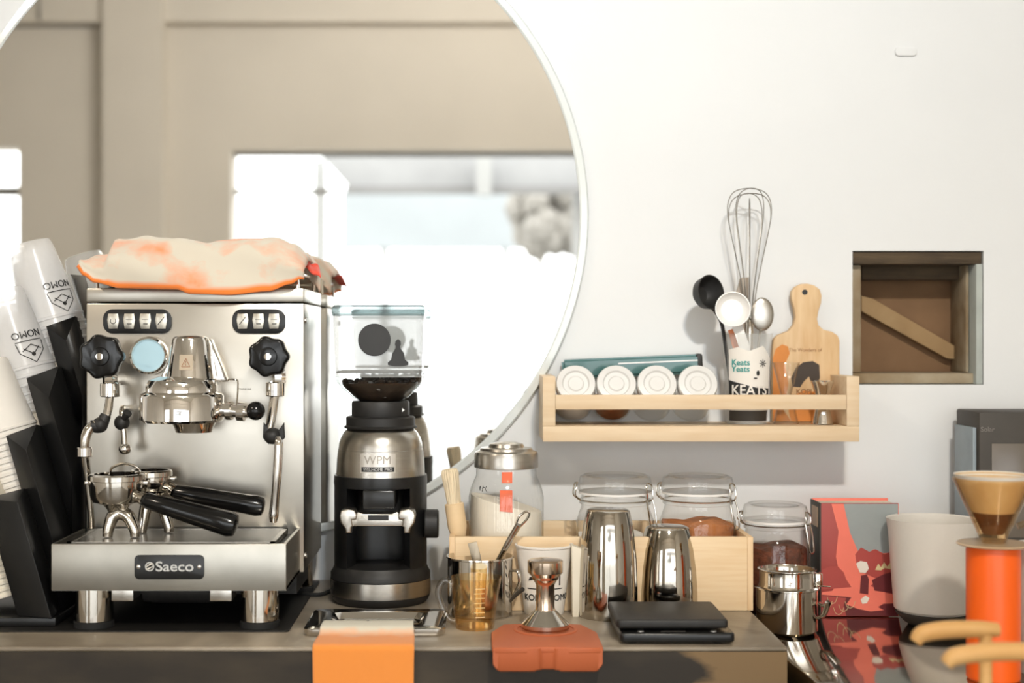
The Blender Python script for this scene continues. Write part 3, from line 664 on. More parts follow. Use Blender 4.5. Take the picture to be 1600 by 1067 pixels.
def towel(u, v):
    px = 124+u*352
    wv = .0035*math.sin(u*17+v*5)+.002*math.sin(u*41-v*9)
    D0 = 1.925
    zh = Z(interp(hem, px), D0); zc = Z(interp(crest, px), 1.99)
    if v < .45:
        s = v/.45; e_ = math.sin(s*PI/2); D = D0+.055*s*s+wv*s+.004*math.sin(s*9+u*8); z = zh+(zc-zh)*e_
    elif v < .8:
        s = (v-.45)/.35; D = 1.98+s*.14; z = zc+.003*math.sin(s*7+u*20)*s-.008*s*s
    else:
        s = (v-.8)/.2; D = 2.12+.012*s; z = zc-.008-s*.03
    return (X(px, 1.935), D, z+wv*.3*min(1, v*4)+.0018*math.sin(u*9+v*14+2*math.sin(u*23))*min(1, v*5))
b = cloth_grid(towel, 90, 60)
tw = solo('folded_towel', b, 'towel', 'cream and orange towel draped over the top of the espresso machine', 'towel', solid=.0035, sharp=180)
b = cloth_grid(lambda u, v: (X(474+u*(20+8*v), 2.0), 2.0+.02*u*(1-v)+.004*math.sin(v*6), Z(405+v*(10+12*u)+u*9, 2.0)+.002*math.sin(u*9)), 12, 12)
solo('red_cloth', b, 'redcloth', 'small red cloth corner sticking out beside the cup rail', 'cloth', solid=.003, sharp=180)

# ------------------------------------------------------------ grinder
gD = 2.045; gx = X(591.5, 2.0); t = thing('coffee_grinder', (gx, gD, CT), 'black and steel coffee grinder with a clear bean hopper', 'coffee grinder')
fz = lambda py: Z(py, gD-.055)
zc = lambda p, r: Z(p, gD-r)      # height of a front-surface row for a body of radius r
r0 = .0715
base = obj('base', lathe([(0, CT), (.064, CT), (r0-.003, CT+.004), (r0, CT+.011), (r0, zc(940, r0)), (r0-.0015, zc(939, r0)), (r0-.0015, zc(914, r0)), (r0, zc(913, r0)), (r0, zc(905, r0)), (r0-.003, zc(900, r0)), (.066, zc(893, r0)), (0, zc(893, r0))], (gx, gD, 0), 72), 'blackmat', t)
obj('base_band', lathe([(r0-.001, zc(939, r0)), (r0+.0006, zc(939, r0)), (r0+.0006, zc(914, r0)), (r0-.001, zc(914, r0)), (r0-.001, zc(939, r0))], (gx, gD, 0), 72), 'steel', base)
# body with a recess open to the front
ro = .0665; out = []
for k in range(49):
    a = math.radians(-90+42+k*(360-84)/48); out.append((gx+ro*math.cos(a), gD+ro*math.sin(a)))
ri = .050
for k in range(25):
    a = math.radians(-90-46+ -(k*(360-92)/24)); out.append((gx+ri*math.cos(a)*.96, gD+.012+min(.9, 1)*ri*math.sin(a)*.62))
bz0, bz1 = zc(896, ro), zc(765, ro)
obj('body', slab(out, bz0, bz1), 'black', t, sharp=50)
obj('recess_floor', lathe([(0, bz0-.001), (.062, bz0-.001), (.060, bz0+.002), (0, bz0+.002)], (gx, gD, 0), 48), 'black', t)
obj('head_band', lathe([(0, bz1-.0005), (ro, bz1-.0005), (ro+.0005, bz1+.004), (ro, zc(748, ro)), (0, zc(748, ro))], (gx, gD, 0), 64), 'black', t)
rs = .061
sh = obj('steel_shell', lathe([(0, zc(748, ro)), (.0635, zc(748, ro)), (.0625, zc(722, rs)), (.0608, zc(706.5, rs)), (.0602, zc(706, rs)), (.0595, zc(697, rs)), (.0570, zc(688, rs)), (.0525, zc(679, rs)), (.0465, zc(673, rs)), (0, zc(673, rs))], (gx, gD, 0), 72), 'steel', t)
yb = gD-.0632
b = subdiv_flat([(x_, z_) for x_, z_ in rrect(gx-S(28, yb), gx+S(28, yb), Z(740, yb), Z(709, yb), .0015, 3)], 0, .004)
rf = lambda z: .0622
nb = obj('name_badge', wrap(b, gx, gD, lambda z: .0628), mat('badge_silver', (.70, .66, .60), .3, .8), t, sharp=30)
b = subdiv_flat([(gx-S(26, yb), Z(737.5, yb)), (gx+S(26, yb), Z(737.5, yb)), (gx+S(26, yb), Z(730, yb)), (gx-S(26, yb), Z(730, yb))], 0, .004)
obj('badge_strip', wrap(b, gx, gD, lambda z: .0632), 'ink', nb, sharp=30)
obj('badge_letters', wrap(text_bm('WELHOME PRO', .0062, gx, Z(733.8, yb), 0, width=S(46, yb), bold=.0001), gx, gD, lambda z: .0640), 'silver_ink', nb, sharp=30, norm=False)
obj('maker_letters', wrap(text_bm('WPM', .0165, gx, Z(719.5, yb), 0, width=S(42, yb), bold=.0002), gx, gD, lambda z: .0636), mat('grey_letter', (.42, .38, .33), .4, .5), nb, sharp=30, norm=False)
cl = obj('collar', lathe([(0, Z(673, 1.98)), (.0515, Z(673, 1.98)), (.0525, Z(671, 1.98)), (.0495, Z(668, 1.98)), (.0495, Z(656, 1.98)), (.047, Z(654, 1.98)), (0, Z(654, 1.98))], (gx, gD, 0), 64), 'blackmat', t)
obj('adjusting_neck', lathe([(0, Z(655, 1.99)), (.0405, Z(655, 1.99)), (.0415, Z(652, 1.99)), (.0415, Z(632, 1.99)), (.040, Z(629, 1.99)), (0, Z(629, 1.99))], (gx, gD, 0), 64), 'blackmat', t)
obj('index_mark', prism(pxo([(628, 638), (632, 641), (628, 644)], 1.99), 1.995, 1.999), 'silver_ink', cl)
# hopper
def rr3(wx, wy, z, r, n=5): return [(gx+a, gD+c, z) for a, c in rrect(-wx, wx, -wy, wy, r, n)]
hz = lambda p: Z(p, 1.975)
hb = loft([rr3(.030, .030, hz(630), .0295), rr3(.040, .038, hz(624), .036), rr3(.056, .052, hz(606), .030), rr3(.0600, .0555, hz(597), .018), rr3(.0605, .056, hz(588), .014)], False, False)
hp = obj('hopper_bowl', hb, 'hopper', t, sharp=60)
obj('hopper_box', loft([rr3(.0635, .057, hz(590), .012), rr3(.0600, .056, hz(587), .012), rr3(.0605, .0565, hz(582), .012), rr3(.0625, .0585, hz(540), .012), rr3(.0640, .060, hz(489), .012)], False, False), 'hopperbox', t, sharp=60)
obj('hopper_gate', loft([rr3(.0595, .055, hz(583.5), .012), rr3(.0595, .055, hz(581), .012)]), 'dark', t)
ld = obj('hopper_lid', loft([rr3(.0645, .0605, hz(493), .012), rr3(.0655, .0615, hz(488), .012), rr3(.0655, .0615, hz(480), .012), rr3(.062, .058, hz(476), .012)]), 'lidsmoke', t)
b = new(); random.seed(3)
for k in range(190):
    a = random.random()*2*PI; rad = math.sqrt(random.random()); z = hz(622)+random.random()*(hz(596)-hz(622)); mxr = .036+.018*min(1, (z-hz(622))/(hz(603)-hz(622)))
    s = sphere((0, 0, 0), .0052, 8, (1, .72, .55)); xf(s, Matrix.Translation((gx+mxr*rad*math.cos(a), gD+mxr*.92*rad*math.sin(a), z)) @ rotm('X', random.random()*180) @ rotm('Z', random.random()*180)); b = join(b, s)
bn = obj('coffee_beans', b, 'bean', t); bn['kind'] = 'stuff'
obj('bean_core', loft([rr3(.030, .028, hz(629), .026), rr3(.038, .036, hz(622), .03), rr3(.051, .047, hz(606), .028), rr3(.053, .050, hz(600), .02)]), 'bean', t)
yf = gD-.0605
obj('hopper_disc', prism(circle(X(585, yf), Z(531, yf), S(25.5, yf), 48), yf-.0006, yf-.0002), mat('print_dark', (.03, .03, .03), .5), t, m4=None)
sil = [(606, 570), (606, 566), (611, 562), (613, 552), (617, 546), (618.5, 542), (617, 538), (618, 533), (622, 529.5), (626, 533), (626.5, 538), (625, 542), (627, 546), (631, 551), (633, 562), (638, 566), (638, 570), (630, 572), (614, 572)]
obj('hopper_figure', prism(pxo(sil, yf), yf-.0006, yf-.0002), mat('print_dark', (.03, .03, .03), .5), t)
# chute, fork, dial
obj('chute', box(X(566, 1.965), X(617, 1.965), 1.968, gD, Z(796, 1.965), bz1, .003), 'black', t)
D = 1.955
fk = prism(pxo([(560, 800), (568, 803), (612, 803), (620, 800), (628, 806), (632, 822), (548, 822), (552, 806)], D), D, D+.03, .0012)
f_ = obj('portafilter_fork', fk, 'steel', t)
for q in (-1, 1):
    c = 590
    pts = [(c+q*x_, y_) for x_, y_ in ((32, 804), (36, 797), (48, 795), (57, 798), (59.5, 806), (58, 816), (51, 826), (50, 833), (41, 833), (41, 824), (38, 822), (40, 812), (33, 812))]
    if q < 0: pts = pts[::-1]
    obj('fork_arm', prism(pxo(pts, D-.014), D-.016, D+.012, .0022, 3), 'steel', f_)
obj('fork_slot', box(X(575, D), X(607, D), D-.0006, D+.001, Z(813, D), Z(805, D)), 'ink', f_)
obj('dose_knob', cyl((gx+ro-.003, gD-.02, Z(820, 2.01)), (X(685, 2.01), gD-.02, Z(820, 2.01)), .0205, bev=.002), 'blackmat', t)
obj('power_cable', tube([(gx-.045, gD+.06, CT+.010), (gx-.075, gD+.06, CT+.004), (X(495, 2.07), 2.07, CT+.0035), (X(440, 2.08), 2.10, CT+.0035)], .003, 8), 'rubber', t)

# ------------------------------------------------------------ cup dispenser at the left
t = thing('cup_dispenser', (-.72, 1.98, CT), 'tall black stepped cup dispenser left of the espresso machine', 'cup dispenser')
obj('foot_plate', box(X(-60, 1.85), -.542, 1.85, 2.14, CT+.0022, CT+.014, .002), 'bin', t)
def bin_part(L, C, R, D, rear=.07):
    """outline rows at the top: left end, front corner, right end; walls lean down to the right"""
    lean = .29
    def line(p, dD):
        d = D+dD; top = Vector((X(p[0], d), d, Z(p[1], d))); h = top.z-(CT+.014)
        return top, Vector((top.x+h*lean, d, CT+.0141))
    a, a2 = line(L, .022); c, c2 = line(C, 0); r, r2 = line(R, .05)
    e_ = Vector((a.x+.004, D+rear, a.z-.012)); e2 = Vector((a2.x+.004, D+rear, CT+.0141)); g_ = Vector((r.x, D+rear+.01, r.z-.004)); g2 = Vector((r2.x, D+rear+.01, CT+.0141))
    XL = -.545; bm = bmesh.new(); T = [bm.verts.new(p) for p in (a, c, r, g_, e_)]; Mi = []; Bb = []
    for p, q in zip((a, c, r, g_, e_), (a2, c2, r2, g2, e2)):
        f = 1.0 if q.x <= XL else max(.02, (XL-p.x)/(q.x-p.x)); f = min(f, .985); m_ = p.lerp(q, f); Mi.append(bm.verts.new(m_)); Bb.append(bm.verts.new((m_.x if f < .98 else q.x, q.y, q.z)))
    B = Mi; bm.faces.new((T[0], T[2], T[1]))
    for k in range(5): 
        if k == 4 : continue
        bm.faces.new((T[k], T[(k+1) % 5], B[(k+1) % 5], B[k])); bm.faces.new((B[k], B[(k+1) % 5], Bb[(k+1) % 5], Bb[k]))
    o = obj('bin', bm, 'bin', t, sharp=20, norm=False); s = o.modifiers.new('s', 'SOLIDIFY'); s.thickness = .0035; s.offset = 0
    bv = o.modifiers.new('b', 'BEVEL'); bv.width = .0022; bv.segments = 2; bv.limit_method = 'ANGLE'
    return o
bin_part((110, 430), (116, 436), (132, 432), 2.075, .03)
bin_part((73, 511), (103, 533), (116, 495), 1.985)
bin_part((42, 592), (76, 622), (90, 573), 1.935)
bin_part((10, 682), (41, 704), (56, 664), 1.885)
bin_part((-24, 780), (27, 785), (36, 764), 1.84)
# cups
TILT = Matrix.Rotation(math.radians(-16.5), 4, 'Y')
def cup_mesh(R, r, H):    # inverted: open rim at z=0, closed end on top
    return [(R, 0), (R+.0016, .001), (R+.0016, .004), (R, .005), (r+(R-r)*.12, H*.88), (r, H*.965), (r*.93, H), (r*.8, H-.002), (0, H-.003)]
def cup_stack(name, px, py, D, R, r, H, n, gap, m, lab, group, logo=None, mcount=None):
    top = Vector((X(px, D), D, Z(py, D))); ax = TILT @ Vector((0, 0, 1))
    proto = None; made = []
    for k in range(n):
        pos = top-ax*(H+gap*k)
        mt = M[m]
        if proto is None:
            bm = lathe(cup_mesh(R, r, H), seg=40); o = obj(name, bm, m, None, loc=(0, 0, 0), sharp=50); proto = o
            if logo:
                for el in logo: pass
        else: o = proto.copy(); COL.objects.link(o)
        o.location = pos; o.rotation_euler = TILT.to_euler()
        nth = ['topmost'] + ['second', 'third', 'fourth', 'fifth', 'sixth', 'seventh', 'eighth', 'ninth', 'tenth', 'eleventh', 'twelfth', 'thirteenth', 'fourteenth'][:n]
        tagit(o, lab.format(nth[k] if k == 0 else nth[k]+' from the top'), 'cup', group); made.append(o)
    return made
def cup_logo(o, R, r, H, zc_, ang):
    """printed word and diamond emblem, upside down on the inverted cup"""
    zf = lambda z: R+(r-R)*z/H*.92
    parts = text_bm('NOMO', .014, 0, zc_+.018, 0, flip=True, bold=.0003)
    for P in ([(-.020, .008), (.020, .008)], [(-.020, .006), (-.018, -.008), (0, -.024), (.018, -.008), (.020, .006)], [(-.012, -.002), (0, -.012), (.012, -.002)], [(-.014, -.006), (0, .002), (.014, -.006)]):
        pts = []
        for a, c in zip(P, P[1:]):
            for s in range(6): pts.append((a[0]+(c[0]-a[0])*s/6, 0, zc_+a[1]+(c[1]-a[1])*s/6))
        pts.append((P[-1][0], 0, zc_+P[-1][1])); parts = join(parts, tube(pts, .0006, 6, smooth=False))
    parts = join(parts, prism(circle(0, zc_-.012, .003, 12), 0, .0003))
    slice_x(parts, 0)
    for v_ in parts.verts:
        rr = zf(v_.co.z)+.0006-v_.co.y; a = v_.co.x/zf(v_.co.z)+ang; v_.co = Vector((rr*math.sin(a), -rr*math.cos(a), v_.co.z))
    me = bpy.data.meshes.new('printed_emblem'); parts.to_mesh(me); parts.free(); me.materials.append(M['ink'])
    q = bpy.data.objects.new('printed_emblem', me); COL.objects.link(q); q.parent = o; return q
A = cup_stack('plastic_cup', 46, 381, 2.065, .045, .031, .118, 6, .012, 'clearcup', 'clear plastic cup, {}, in the tall stack near the mirror', 'clear cups in the rear bin')
cup_logo(A[0], .045, .031, .118, .030, .85)
B = cup_stack('plastic_cup', 2, 455, 2.015, .043, .030, .118, 6, .012, 'clearcup', 'clear plastic cup, {}, in the nearer clear stack at the left edge', 'clear cups in the second bin')
cup_logo(B[0], .043, .030, .118, .030, .75)
Cc = cup_stack('paper_cup', -22, 566, 1.965, .041, .029, .10, 12, .0085, 'paper', 'white paper cup, {}, in the stack of the third bin', 'paper cups in the third bin')
Dd = cup_stack('paper_cup', -40, 742, 1.925, .041, .029, .10, 9, .0085, 'cream', 'cream paper cup, {}, in the lowest stack at the left edge', 'paper cups in the lowest bin')

# ------------------------------------------------------------ things on the counter
# shallow steel tray
def RR(x0, x1, y0, y1, r, z, n=8): return [(a, c, z) for a, c in rrect(x0, x1, y0, y1, r, n)]
tcx, tcy = -.124, 1.863
def EL(rx, ry, z, n=36):
    o = []
    ref = rrect(-.09, .09, -.066, .066, .012, 8)
    for a, c in ref:
        th = math.atan2(c/.066, a/.09); o.append((tcx+rx*math.cos(th), tcy+ry*math.sin(th), z))
    return o
L_ = [RR(tcx-.088, tcx+.088, tcy-.064, tcy+.064, .011, CT+.0005), RR(tcx-.090, tcx+.090, tcy-.066, tcy+.066, .012, CT+.004), RR(tcx-.090, tcx+.090, tcy-.066, tcy+.066, .012, CT+.009), RR(tcx-.088, tcx+.088, tcy-.064, tcy+.064, .012, CT+.0105), EL(.078, .054, CT+.0105), EL(.075, .051, CT+.008), EL(.070, .046, CT+.003), EL(.03, .02, CT+.002)]
solo('steel_tray', loft(L_), 'polish', 'shallow rectangular steel tray with an oval dip, in front of the grinder', 'tray', sharp=40)
# orange cloth
fx0, fx1 = X(492, 1.745), X(646, 1.745)
cp = [(1.822, CT+.0150), (1.805, CT+.0150), (1.7925, CT+.0130), (1.786, CT+.0045), (1.765, CT+.0035), (1.742, CT+.0035), (1.7335, CT+.000), (1.7325, CT-.012), (1.7325, CT-.05), (1.731, CT-.12)]
cpp = smooth_path([(0, a, c) for a, c in cp], 4)
def cl2(u, v):
    k = (1-v)*(len(cpp)-1); i = int(min(k, len(cpp)-2)); p = cpp[i].lerp(cpp[i+1], k-i)
    off = .0012*math.sin(u*13+v*2)*(1-v)
    return (fx0+(fx1-fx0)*u+.003*math.sin(v*5)*(u-.5)+.004*max(0, v-.6)*(1 if u < .5 else -1), p.y-abs(off)*(.3 if v > .5 else 1), p.z+(abs(off) if v > .5 else 0))
b = cloth_grid(lambda u, v: cl2(u, 1-v), 40, 50)
solo('orange_cloth', b, 'cloth', 'orange cleaning cloth hanging over the front edge of the counter', 'cloth', solid=.002, sharp=180)

# amber measuring jug
D = 1.853; cx = X(742, D); t = thing('measuring_cup', (cx, D, CT), 'small amber glass measuring cup with a clear handle', 'measuring cup')
H = Z(901, D)-CT
prf = [(0, .003), (.0225, .003), (.0240, .006), (.0275, .03), (.0305, H), (.0312, H), (.0285, .03), (.0255, .003), (.0245, 0), (0, 0)]
b = lathe([(r, CT+z+.0002) for r, z in prf], (cx, D, 0), 48)
for v in b.verts:
    if v.co.z > CT+H-.012 and v.co.x > cx+.02: v.co.x += .004*(v.co.z-(CT+H-.012))/.012
obj('glass_body', b, 'amber', t)
hd = tube([(cx-.029, D-.004, CT+H-.010), (cx-.040, D-.004, CT+H-.004), (cx-.0475, D-.004, CT+H-.018), (cx-.044, D-.004, CT+H-.035), (cx-.034, D-.004, CT+.013), (cx-.025, D-.004, CT+.010)], .0042, 12)
obj('handle', hd, 'glass', t)
b = new()
for k in range(7):
    z = CT+.018+k*.0062; q = box(cx+.001-.002*(k % 2), cx+.013, 0, .0003, z, z+.0009); bmesh.ops.subdivide_edges(q, edges=q.edges, cuts=3); b = join(b, q)
obj('scale_marks', wrap(b, cx, D, lambda z: .0250+(z-CT)*.085), mat('cream_ink', (.85, .72, .50), .6), t, sharp=30)

# steel mug of tools
D = 1.942; cx = X(750, D); t = thing('steel_mug', (cx, D, CT), 'straight steel mug holding utensils, behind the amber measuring cup', 'mug')
H = Z(869, D)-CT; R = .0445
obj('cup_body', lathe([(0, 0), (R-.003, 0), (R, .003), (R, H-.002), (R+.0018, H-.001), (R+.0015, H+.001), (R-.001, H+.001), (R-.0014, H-.002), (R-.0014, .004), (0, .004)], (cx, D, CT), 64), 'polish', t)
obj('handle', tube([(cx+R-.001, D-.006, CT+H-.018), (cx+R+.008, D-.010, CT+H-.020), (cx+R+.009, D-.010, CT+.045), (cx+R-.001, D-.006, CT+.022)], .0045, 10, flat=.45), 'polish', t)
t = thing('serving_tongs', (cx+.01, D, CT+.006), 'steel utensil handle with a wire loop leaning in the steel mug', 'utensil')
p0 = Vector((X(757, 1.95), 1.95, CT+.0075)); p1 = Vector((X(812, 1.93), 1.93, Z(817, 1.93)))
p0 = Vector((cx-.012, D+.004, CT+.011)); d = (p1-p0)
obj('grip', tube([p0+d*.1, p0+d*.45, p0+d*.75, p1-d*.02], [.003, .005, .0072, .0078], 14, flat=.6), 'polish', t)
dn = d.normalized(); sd = Vector((dn.z, 0, -dn.x))
obj('hanging_loop', tube([p1-sd*.003-dn*.006, p1+dn*.006-sd*.005, p1+dn*.017-sd*.001, p1+dn*.019+sd*.004, p1+dn*.010+sd*.006, p1-dn*.004+sd*.003], .0016, 8), 'polish', t)
solo('flat_spatula', prism(pxo([(731, 849), (745, 846), (752, 872), (754, 900), (750, 960), (742, 960), (740, 900), (737, 872)], 1.935), 1.934, 1.936, .0004), 'tipsteel', 'flat steel spatula tip rising from the steel mug', 'spatula')
solo('small_lever_spoon', tube([(X(797, 1.90), 1.895, Z(938, 1.90)), (X(806, 1.89), 1.885, Z(928, 1.89)), (X(817, 1.88), 1.875, Z(919, 1.88))], [.002, .0028, .003], 10), 'dark', 'short dark metal rod hooked between the steel mug and paper cup', 'rod')

# paper cups
def paper_cup(cx, D, z0, H, R, r, label):
    t = thing('takeaway_cup', (cx, D, z0), label, 'cup')
    b = lathe([(0, .004), (r, .004), (r, 0), (r+.0008, 0), (R-.0006, H-.003), (R+.001, H-.002), (R+.0012, H), (R-.0005, H+.0008), (R-.0018, H-.001), (r-.0005, .006), (0, .006)], (cx, D, z0), 56)
    obj('cup_body', b, 'paper', t); return t
D = 1.955; cx = X(850, D); H = Z(850, D)-CT
t = paper_cup(cx, D, CT, H, .0395, .0262, 'white paper cup printed KOPI, standing behind the tamper')
rr = lambda z: .0262+(z-CT)/H*.0133+.0003
b = text_bm('KOPI', .0125, cx-.0245+.006, Z(935, 1.925), 0, bold=.0003); b = join(b, box(cx-.026, cx+.026, 0, .0003, Z(921, 1.925), Z(919.5, 1.925)))
b = join(b, text_bm('NOMO', .0125, cx+.022, Z(935, 1.925), 0, bold=.0003))
b = join(b, prism([(cx+.020, Z(915, 1.925)), (cx+.022, Z(915, 1.925)), (cx+.022, Z(880, 1.925)), (cx+.020, Z(880, 1.925))], 0, .0003))
for dz in (895, 885, 908): b = join(b, prism([(cx-.024, Z(dz, 1.925)), (cx-.014, Z(dz-3, 1.925)), (cx-.012, Z(dz-8, 1.925)), (cx-.022, Z(dz-6, 1.925))], 0, .0003))
bmesh.ops.subdivide_edges(b, edges=[e_ for e_ in b.edges if e_.calc_length() > .004], cuts=8)
obj('printed_text', wrap(b, cx, D, rr), 'ink', t, sharp=30, norm=False)
D2 = 1.915+.0; 
t = thing('paper_sleeve', (X(898, 1.94), 1.94, CT), 'cream folded paper sleeve standing right of the KOPI paper cup', 'paper sleeve')
obj('fold', prism(pxo([(892, 850), (911, 857), (904, 962), (894, 965)], 1.935), 1.925, 1.945, .002), 'cream', t)

# tamping mat and tamper
MZT = Z(1012, 1.70)
t = thing('tamping_mat', (X(856, 1.75), 1.75, CT), 'orange-brown silicone tamping mat hooked over the counter edge', 'tamping mat')
mx0, mx1 = X(769, 1.70), X(943, 1.70); mc = (mx0+mx1)/2
o1 = [(mx0, 1.704), (mx0+.004, 1.700), (mc-.026, 1.700), (mc-.021, 1.7015), (mc-.006, 1.694+.010), (mc+.006, 1.704), (mc+.021, 1.7015), (mc+.026, 1.700), (mx1-.004, 1.700), (mx1, 1.704), (mx1, 1.79), (mx1-.016, 1.838), (mx1-.03, 1.842), (mx0+.03, 1.842), (mx0+.016, 1.838), (mx0, 1.79)]
obj('pad', slab(o1, CT+.0005, MZT, .0015, 3), 'rust', t, sharp=50)
zb_ = Z(1050, 1.70)
o2 = [(mx0+.001, Z(1014, 1.70)), (mx1-.001, Z(1014, 1.70)), (mx1-.001, zb_+.010), (mx1-.010, zb_), (mc+.018, zb_), (mc+.012, zb_+.002), (mc-.012, zb_+.002), (mc-.018, zb_), (mx0+.010, zb_), (mx0+.001, zb_+.010)]
b = new()
lipf = []
xs_ = [mx0+.001+(mx1-mx0-.002)*k/60 for k in range(61)]
def lipy(x): 
    d_ = abs(x-mc); return 1.7005+(.0045 if d_ < .007 else max(0, .0045*(1-(d_-.007)/.004)))
def lipz(x):
    e_ = min(x-mx0, mx1-x); return zb_+(.010*(1-min(1, e_/.010))**2)+(.0015 if abs(x-mc) < .014 else 0)
def liptop(x): return MZT-.0014
loops = []
for x in xs_: loops.append([(x, lipy(x), liptop(x)), (x, 1.735, liptop(x)), (x, 1.735, lipz(x)+.001), (x, lipy(x)+.002, lipz(x)), (x, lipy(x), lipz(x)+.002)])
obj('front_lip', loft(loops), 'rust', t, sharp=50)
obj('seat_ring', lathe([(.036, MZT-.001), (.036, MZT+.0012), (.0385, MZT+.0018), (.0405, MZT+.0008), (.0405, MZT-.001)], (X(852, 1.81), 1.805, 0), 56), 'rust', t)
D = 1.808; cx = X(852, D); zz = MZT+.0003
t = thing('tamper', (cx, D, zz), 'steel espresso tamper standing on the orange-brown mat', 'tamper')
H = Z(874, D)-zz
bs_ = obj('base', lathe([(0, 0), (.0305, 0), (.0305, .0075), (.0295, .0085), (.0135, .0245), (.0, .0245)], (cx, D, zz), 64), 'polish', t, sharp=25)
obj('handle', lathe([(0, .0243), (.0128, .0243), (.0118, .028), (.0118, .056), (.0128, .0585), (.0150, .062), (.0165, .0635), (.0175, .067), (.0222, .072), (.0225, .0735), (.0225, H-.002), (.0215, H-.0005), (.018, H), (0, H)], (cx, D, zz), 64), 'copper', t, sharp=25)

# cocktail tins
def tin(px, pyt, D, prof, label):
    cx = X(px, D); H = Z(pyt, D)-CT; b = lathe([(0, .002), (prof[0][0]-.001, .002), (prof[0][0]-.001, 0)]+[(r, f*H) for r, f in prof]+[(prof[-1][0]-.003, H+.0015), (0, H+.0012)], (cx, D, CT), 72)
    return solo('cocktail_tin', b, 'tin', label, 'cocktail shaker', 'upturned cocktail tins')
tin(950, 797, 1.932, [(.0392, 0), (.0400, .01), (.0402, .06), (.0400, .3), (.0388, .55), (.0365, .72), (.0335, .87), (.0305, .97), (.0290, 1)], 'taller polished steel cocktail tin turned upside down behind the scale')
tin(1043, 823, 1.985, [(.0430, 0), (.0435, .01), (.0432, .25), (.0415, .5), (.0380, .75), (.0330, .93), (.0300, .99), (.0280, 1)], 'shorter barrel-shaped steel cocktail tin behind the scale')

# coffee scale
sx0, sx1 = X(964, 1.75), X(1139, 1.75)
t = thing('coffee_scale', ((sx0+sx1)/2, 1.82, CT), 'flat black digital coffee scale near the front edge of the counter', 'scale')
obj('body', slab(rrect(sx0+.004, X(1149, 1.748), 1.748, 1.90, .006, 4), CT+.003, CT+.015, .003, 3), 'black', t)
obj('platform', slab(rrect(sx0, sx1, 1.752, 1.876, .006, 4), CT+.0195, CT+.0305, .003, 3), 'blackmat', t)
obj('column', box(sx0+.05, sx1-.05, 1.79, 1.84, CT+.014, CT+.021), 'black', t)
obj('display', box(sx0+.055, sx0+.085, 1.7560, 1.7600, CT+.0148, CT+.0156), 'dark', t)
for q in (.03, .12): obj('button', lathe([(0, 0), (.004, 0), (.004, .001), (0, .001)], (sx0+q, 1.7565+.001, CT+.0148), 16), 'silver_ink', t)
for fx in (sx0+.02, sx1-.012):
    for fy in (1.765, 1.88): obj('foot', lathe([(0, CT), (.006, CT), (.006, CT+.004), (0, CT+.004)], (fx, fy, 0), 16), 'rubber', t)

# ------------------------------------------------------------ crate with jars
cy0, cy1 = 1.966, 2.145; kx0, kx1 = X(702, cy0), X(1177, cy0); kz = Z(839, cy0); wt = .008
t = thing('wooden_crate', ((kx0+kx1)/2, 2.05, CT), 'long low pine crate holding glass jars against the wall', 'crate')
obj('front_board', box(kx0+wt, kx1-wt, cy0, cy0+wt, CT+.0005, kz, .0008), 'pine', t)
obj('back_board', box(kx0+wt, kx1-wt, cy1-wt, cy1, CT+.0005, kz, .0008), 'pine', t)
obj('end_board', box(kx0, kx0+wt-.0001, cy0, cy1, CT+.0005, kz, .0008), 'pinev', t)
obj('end_board', box(kx1-wt+.0001, kx1, cy0, cy1, CT+.0005, kz, .0008), 'pinev', t)
obj('bottom_board', box(kx0+wt, kx1-wt, cy0+wt, cy1-wt, CT+.0005, CT+.007), 'pine', t)
CF = CT+.0072
# ribbed flour jar
D = 2.055; cx = X(791, D); t = thing('flour_jar', (cx, D, CF), 'large ribbed glass jar of flour with a steel lid, in the crate', 'jar')
z = lambda p: Z(p, D)
R = .0535
obj('glass_body', lathe([(0, CF+.0003), (R-.005, CF+.0003), (R, CF+.005), (R, z(775)), (R-.002, z(762)), (.046, z(748)), (.0435, z(742)), (.0435, z(730))], (cx, D, 0), 144, ribs=36, ramp=.012, rz=(CF+.01, z(770))), 'glassribbed', t)
b = lathe([(0, CF+.003), (R-.006, CF+.003), (R-.0025, CF+.007), (R-.0025, z(786)), (R*.6, z(784)), (0, z(784))], (cx, D, 0), 56)
for v in b.verts:
    if v.co.z > z(800): v.co.z += -(v.co.x-cx)*.26+.001
obj('flour', b, 'flour', t)
ld = obj('lid', lathe([(0, z(730)), (.0455, z(730)), (.0462, z(729)), (.0462, z(710)), (.0450, z(706)), (.040, z(703.5)), (.0385, z(703)), (.037, z(699.5)), (.026, z(698)), (.024, z(693)), (.014, z(690.5)), (0, z(690))], (cx, D, 0), 72), 'steel', t, sharp=25)
lb = subdiv_flat([(X(780, D), z(792)), (X(799, D), z(794)), (X(799, D), z(760)), (X(780, D), z(760))], 0, .004)
obj('red_label', wrap(lb, cx, D, lambda q: R-.0022), 'redlabel', t, sharp=30)
lb = subdiv_flat([(X(783, D), z(750)), (X(799, D), z(750)), (X(799, D), z(733)), (X(783, D), z(733))], 0, .004)
obj('red_label', wrap(lb, cx, D, lambda q: .0445), 'redlabel', t, sharp=30)
b = new()
for P in ([(738, 762), (740, 755), (741, 762)], [(744, 763), (746, 754)], [(744, 758), (749, 756)], [(752, 754), (750, 759), (753, 763)]):
    b = join(b, tube([(X(a, D)+.006, 0, z(c)) for a, c in P], .0005, 6))
obj('handwriting', wrap(b, cx, D, lambda q: R+.0006), 'ink', t, sharp=30)
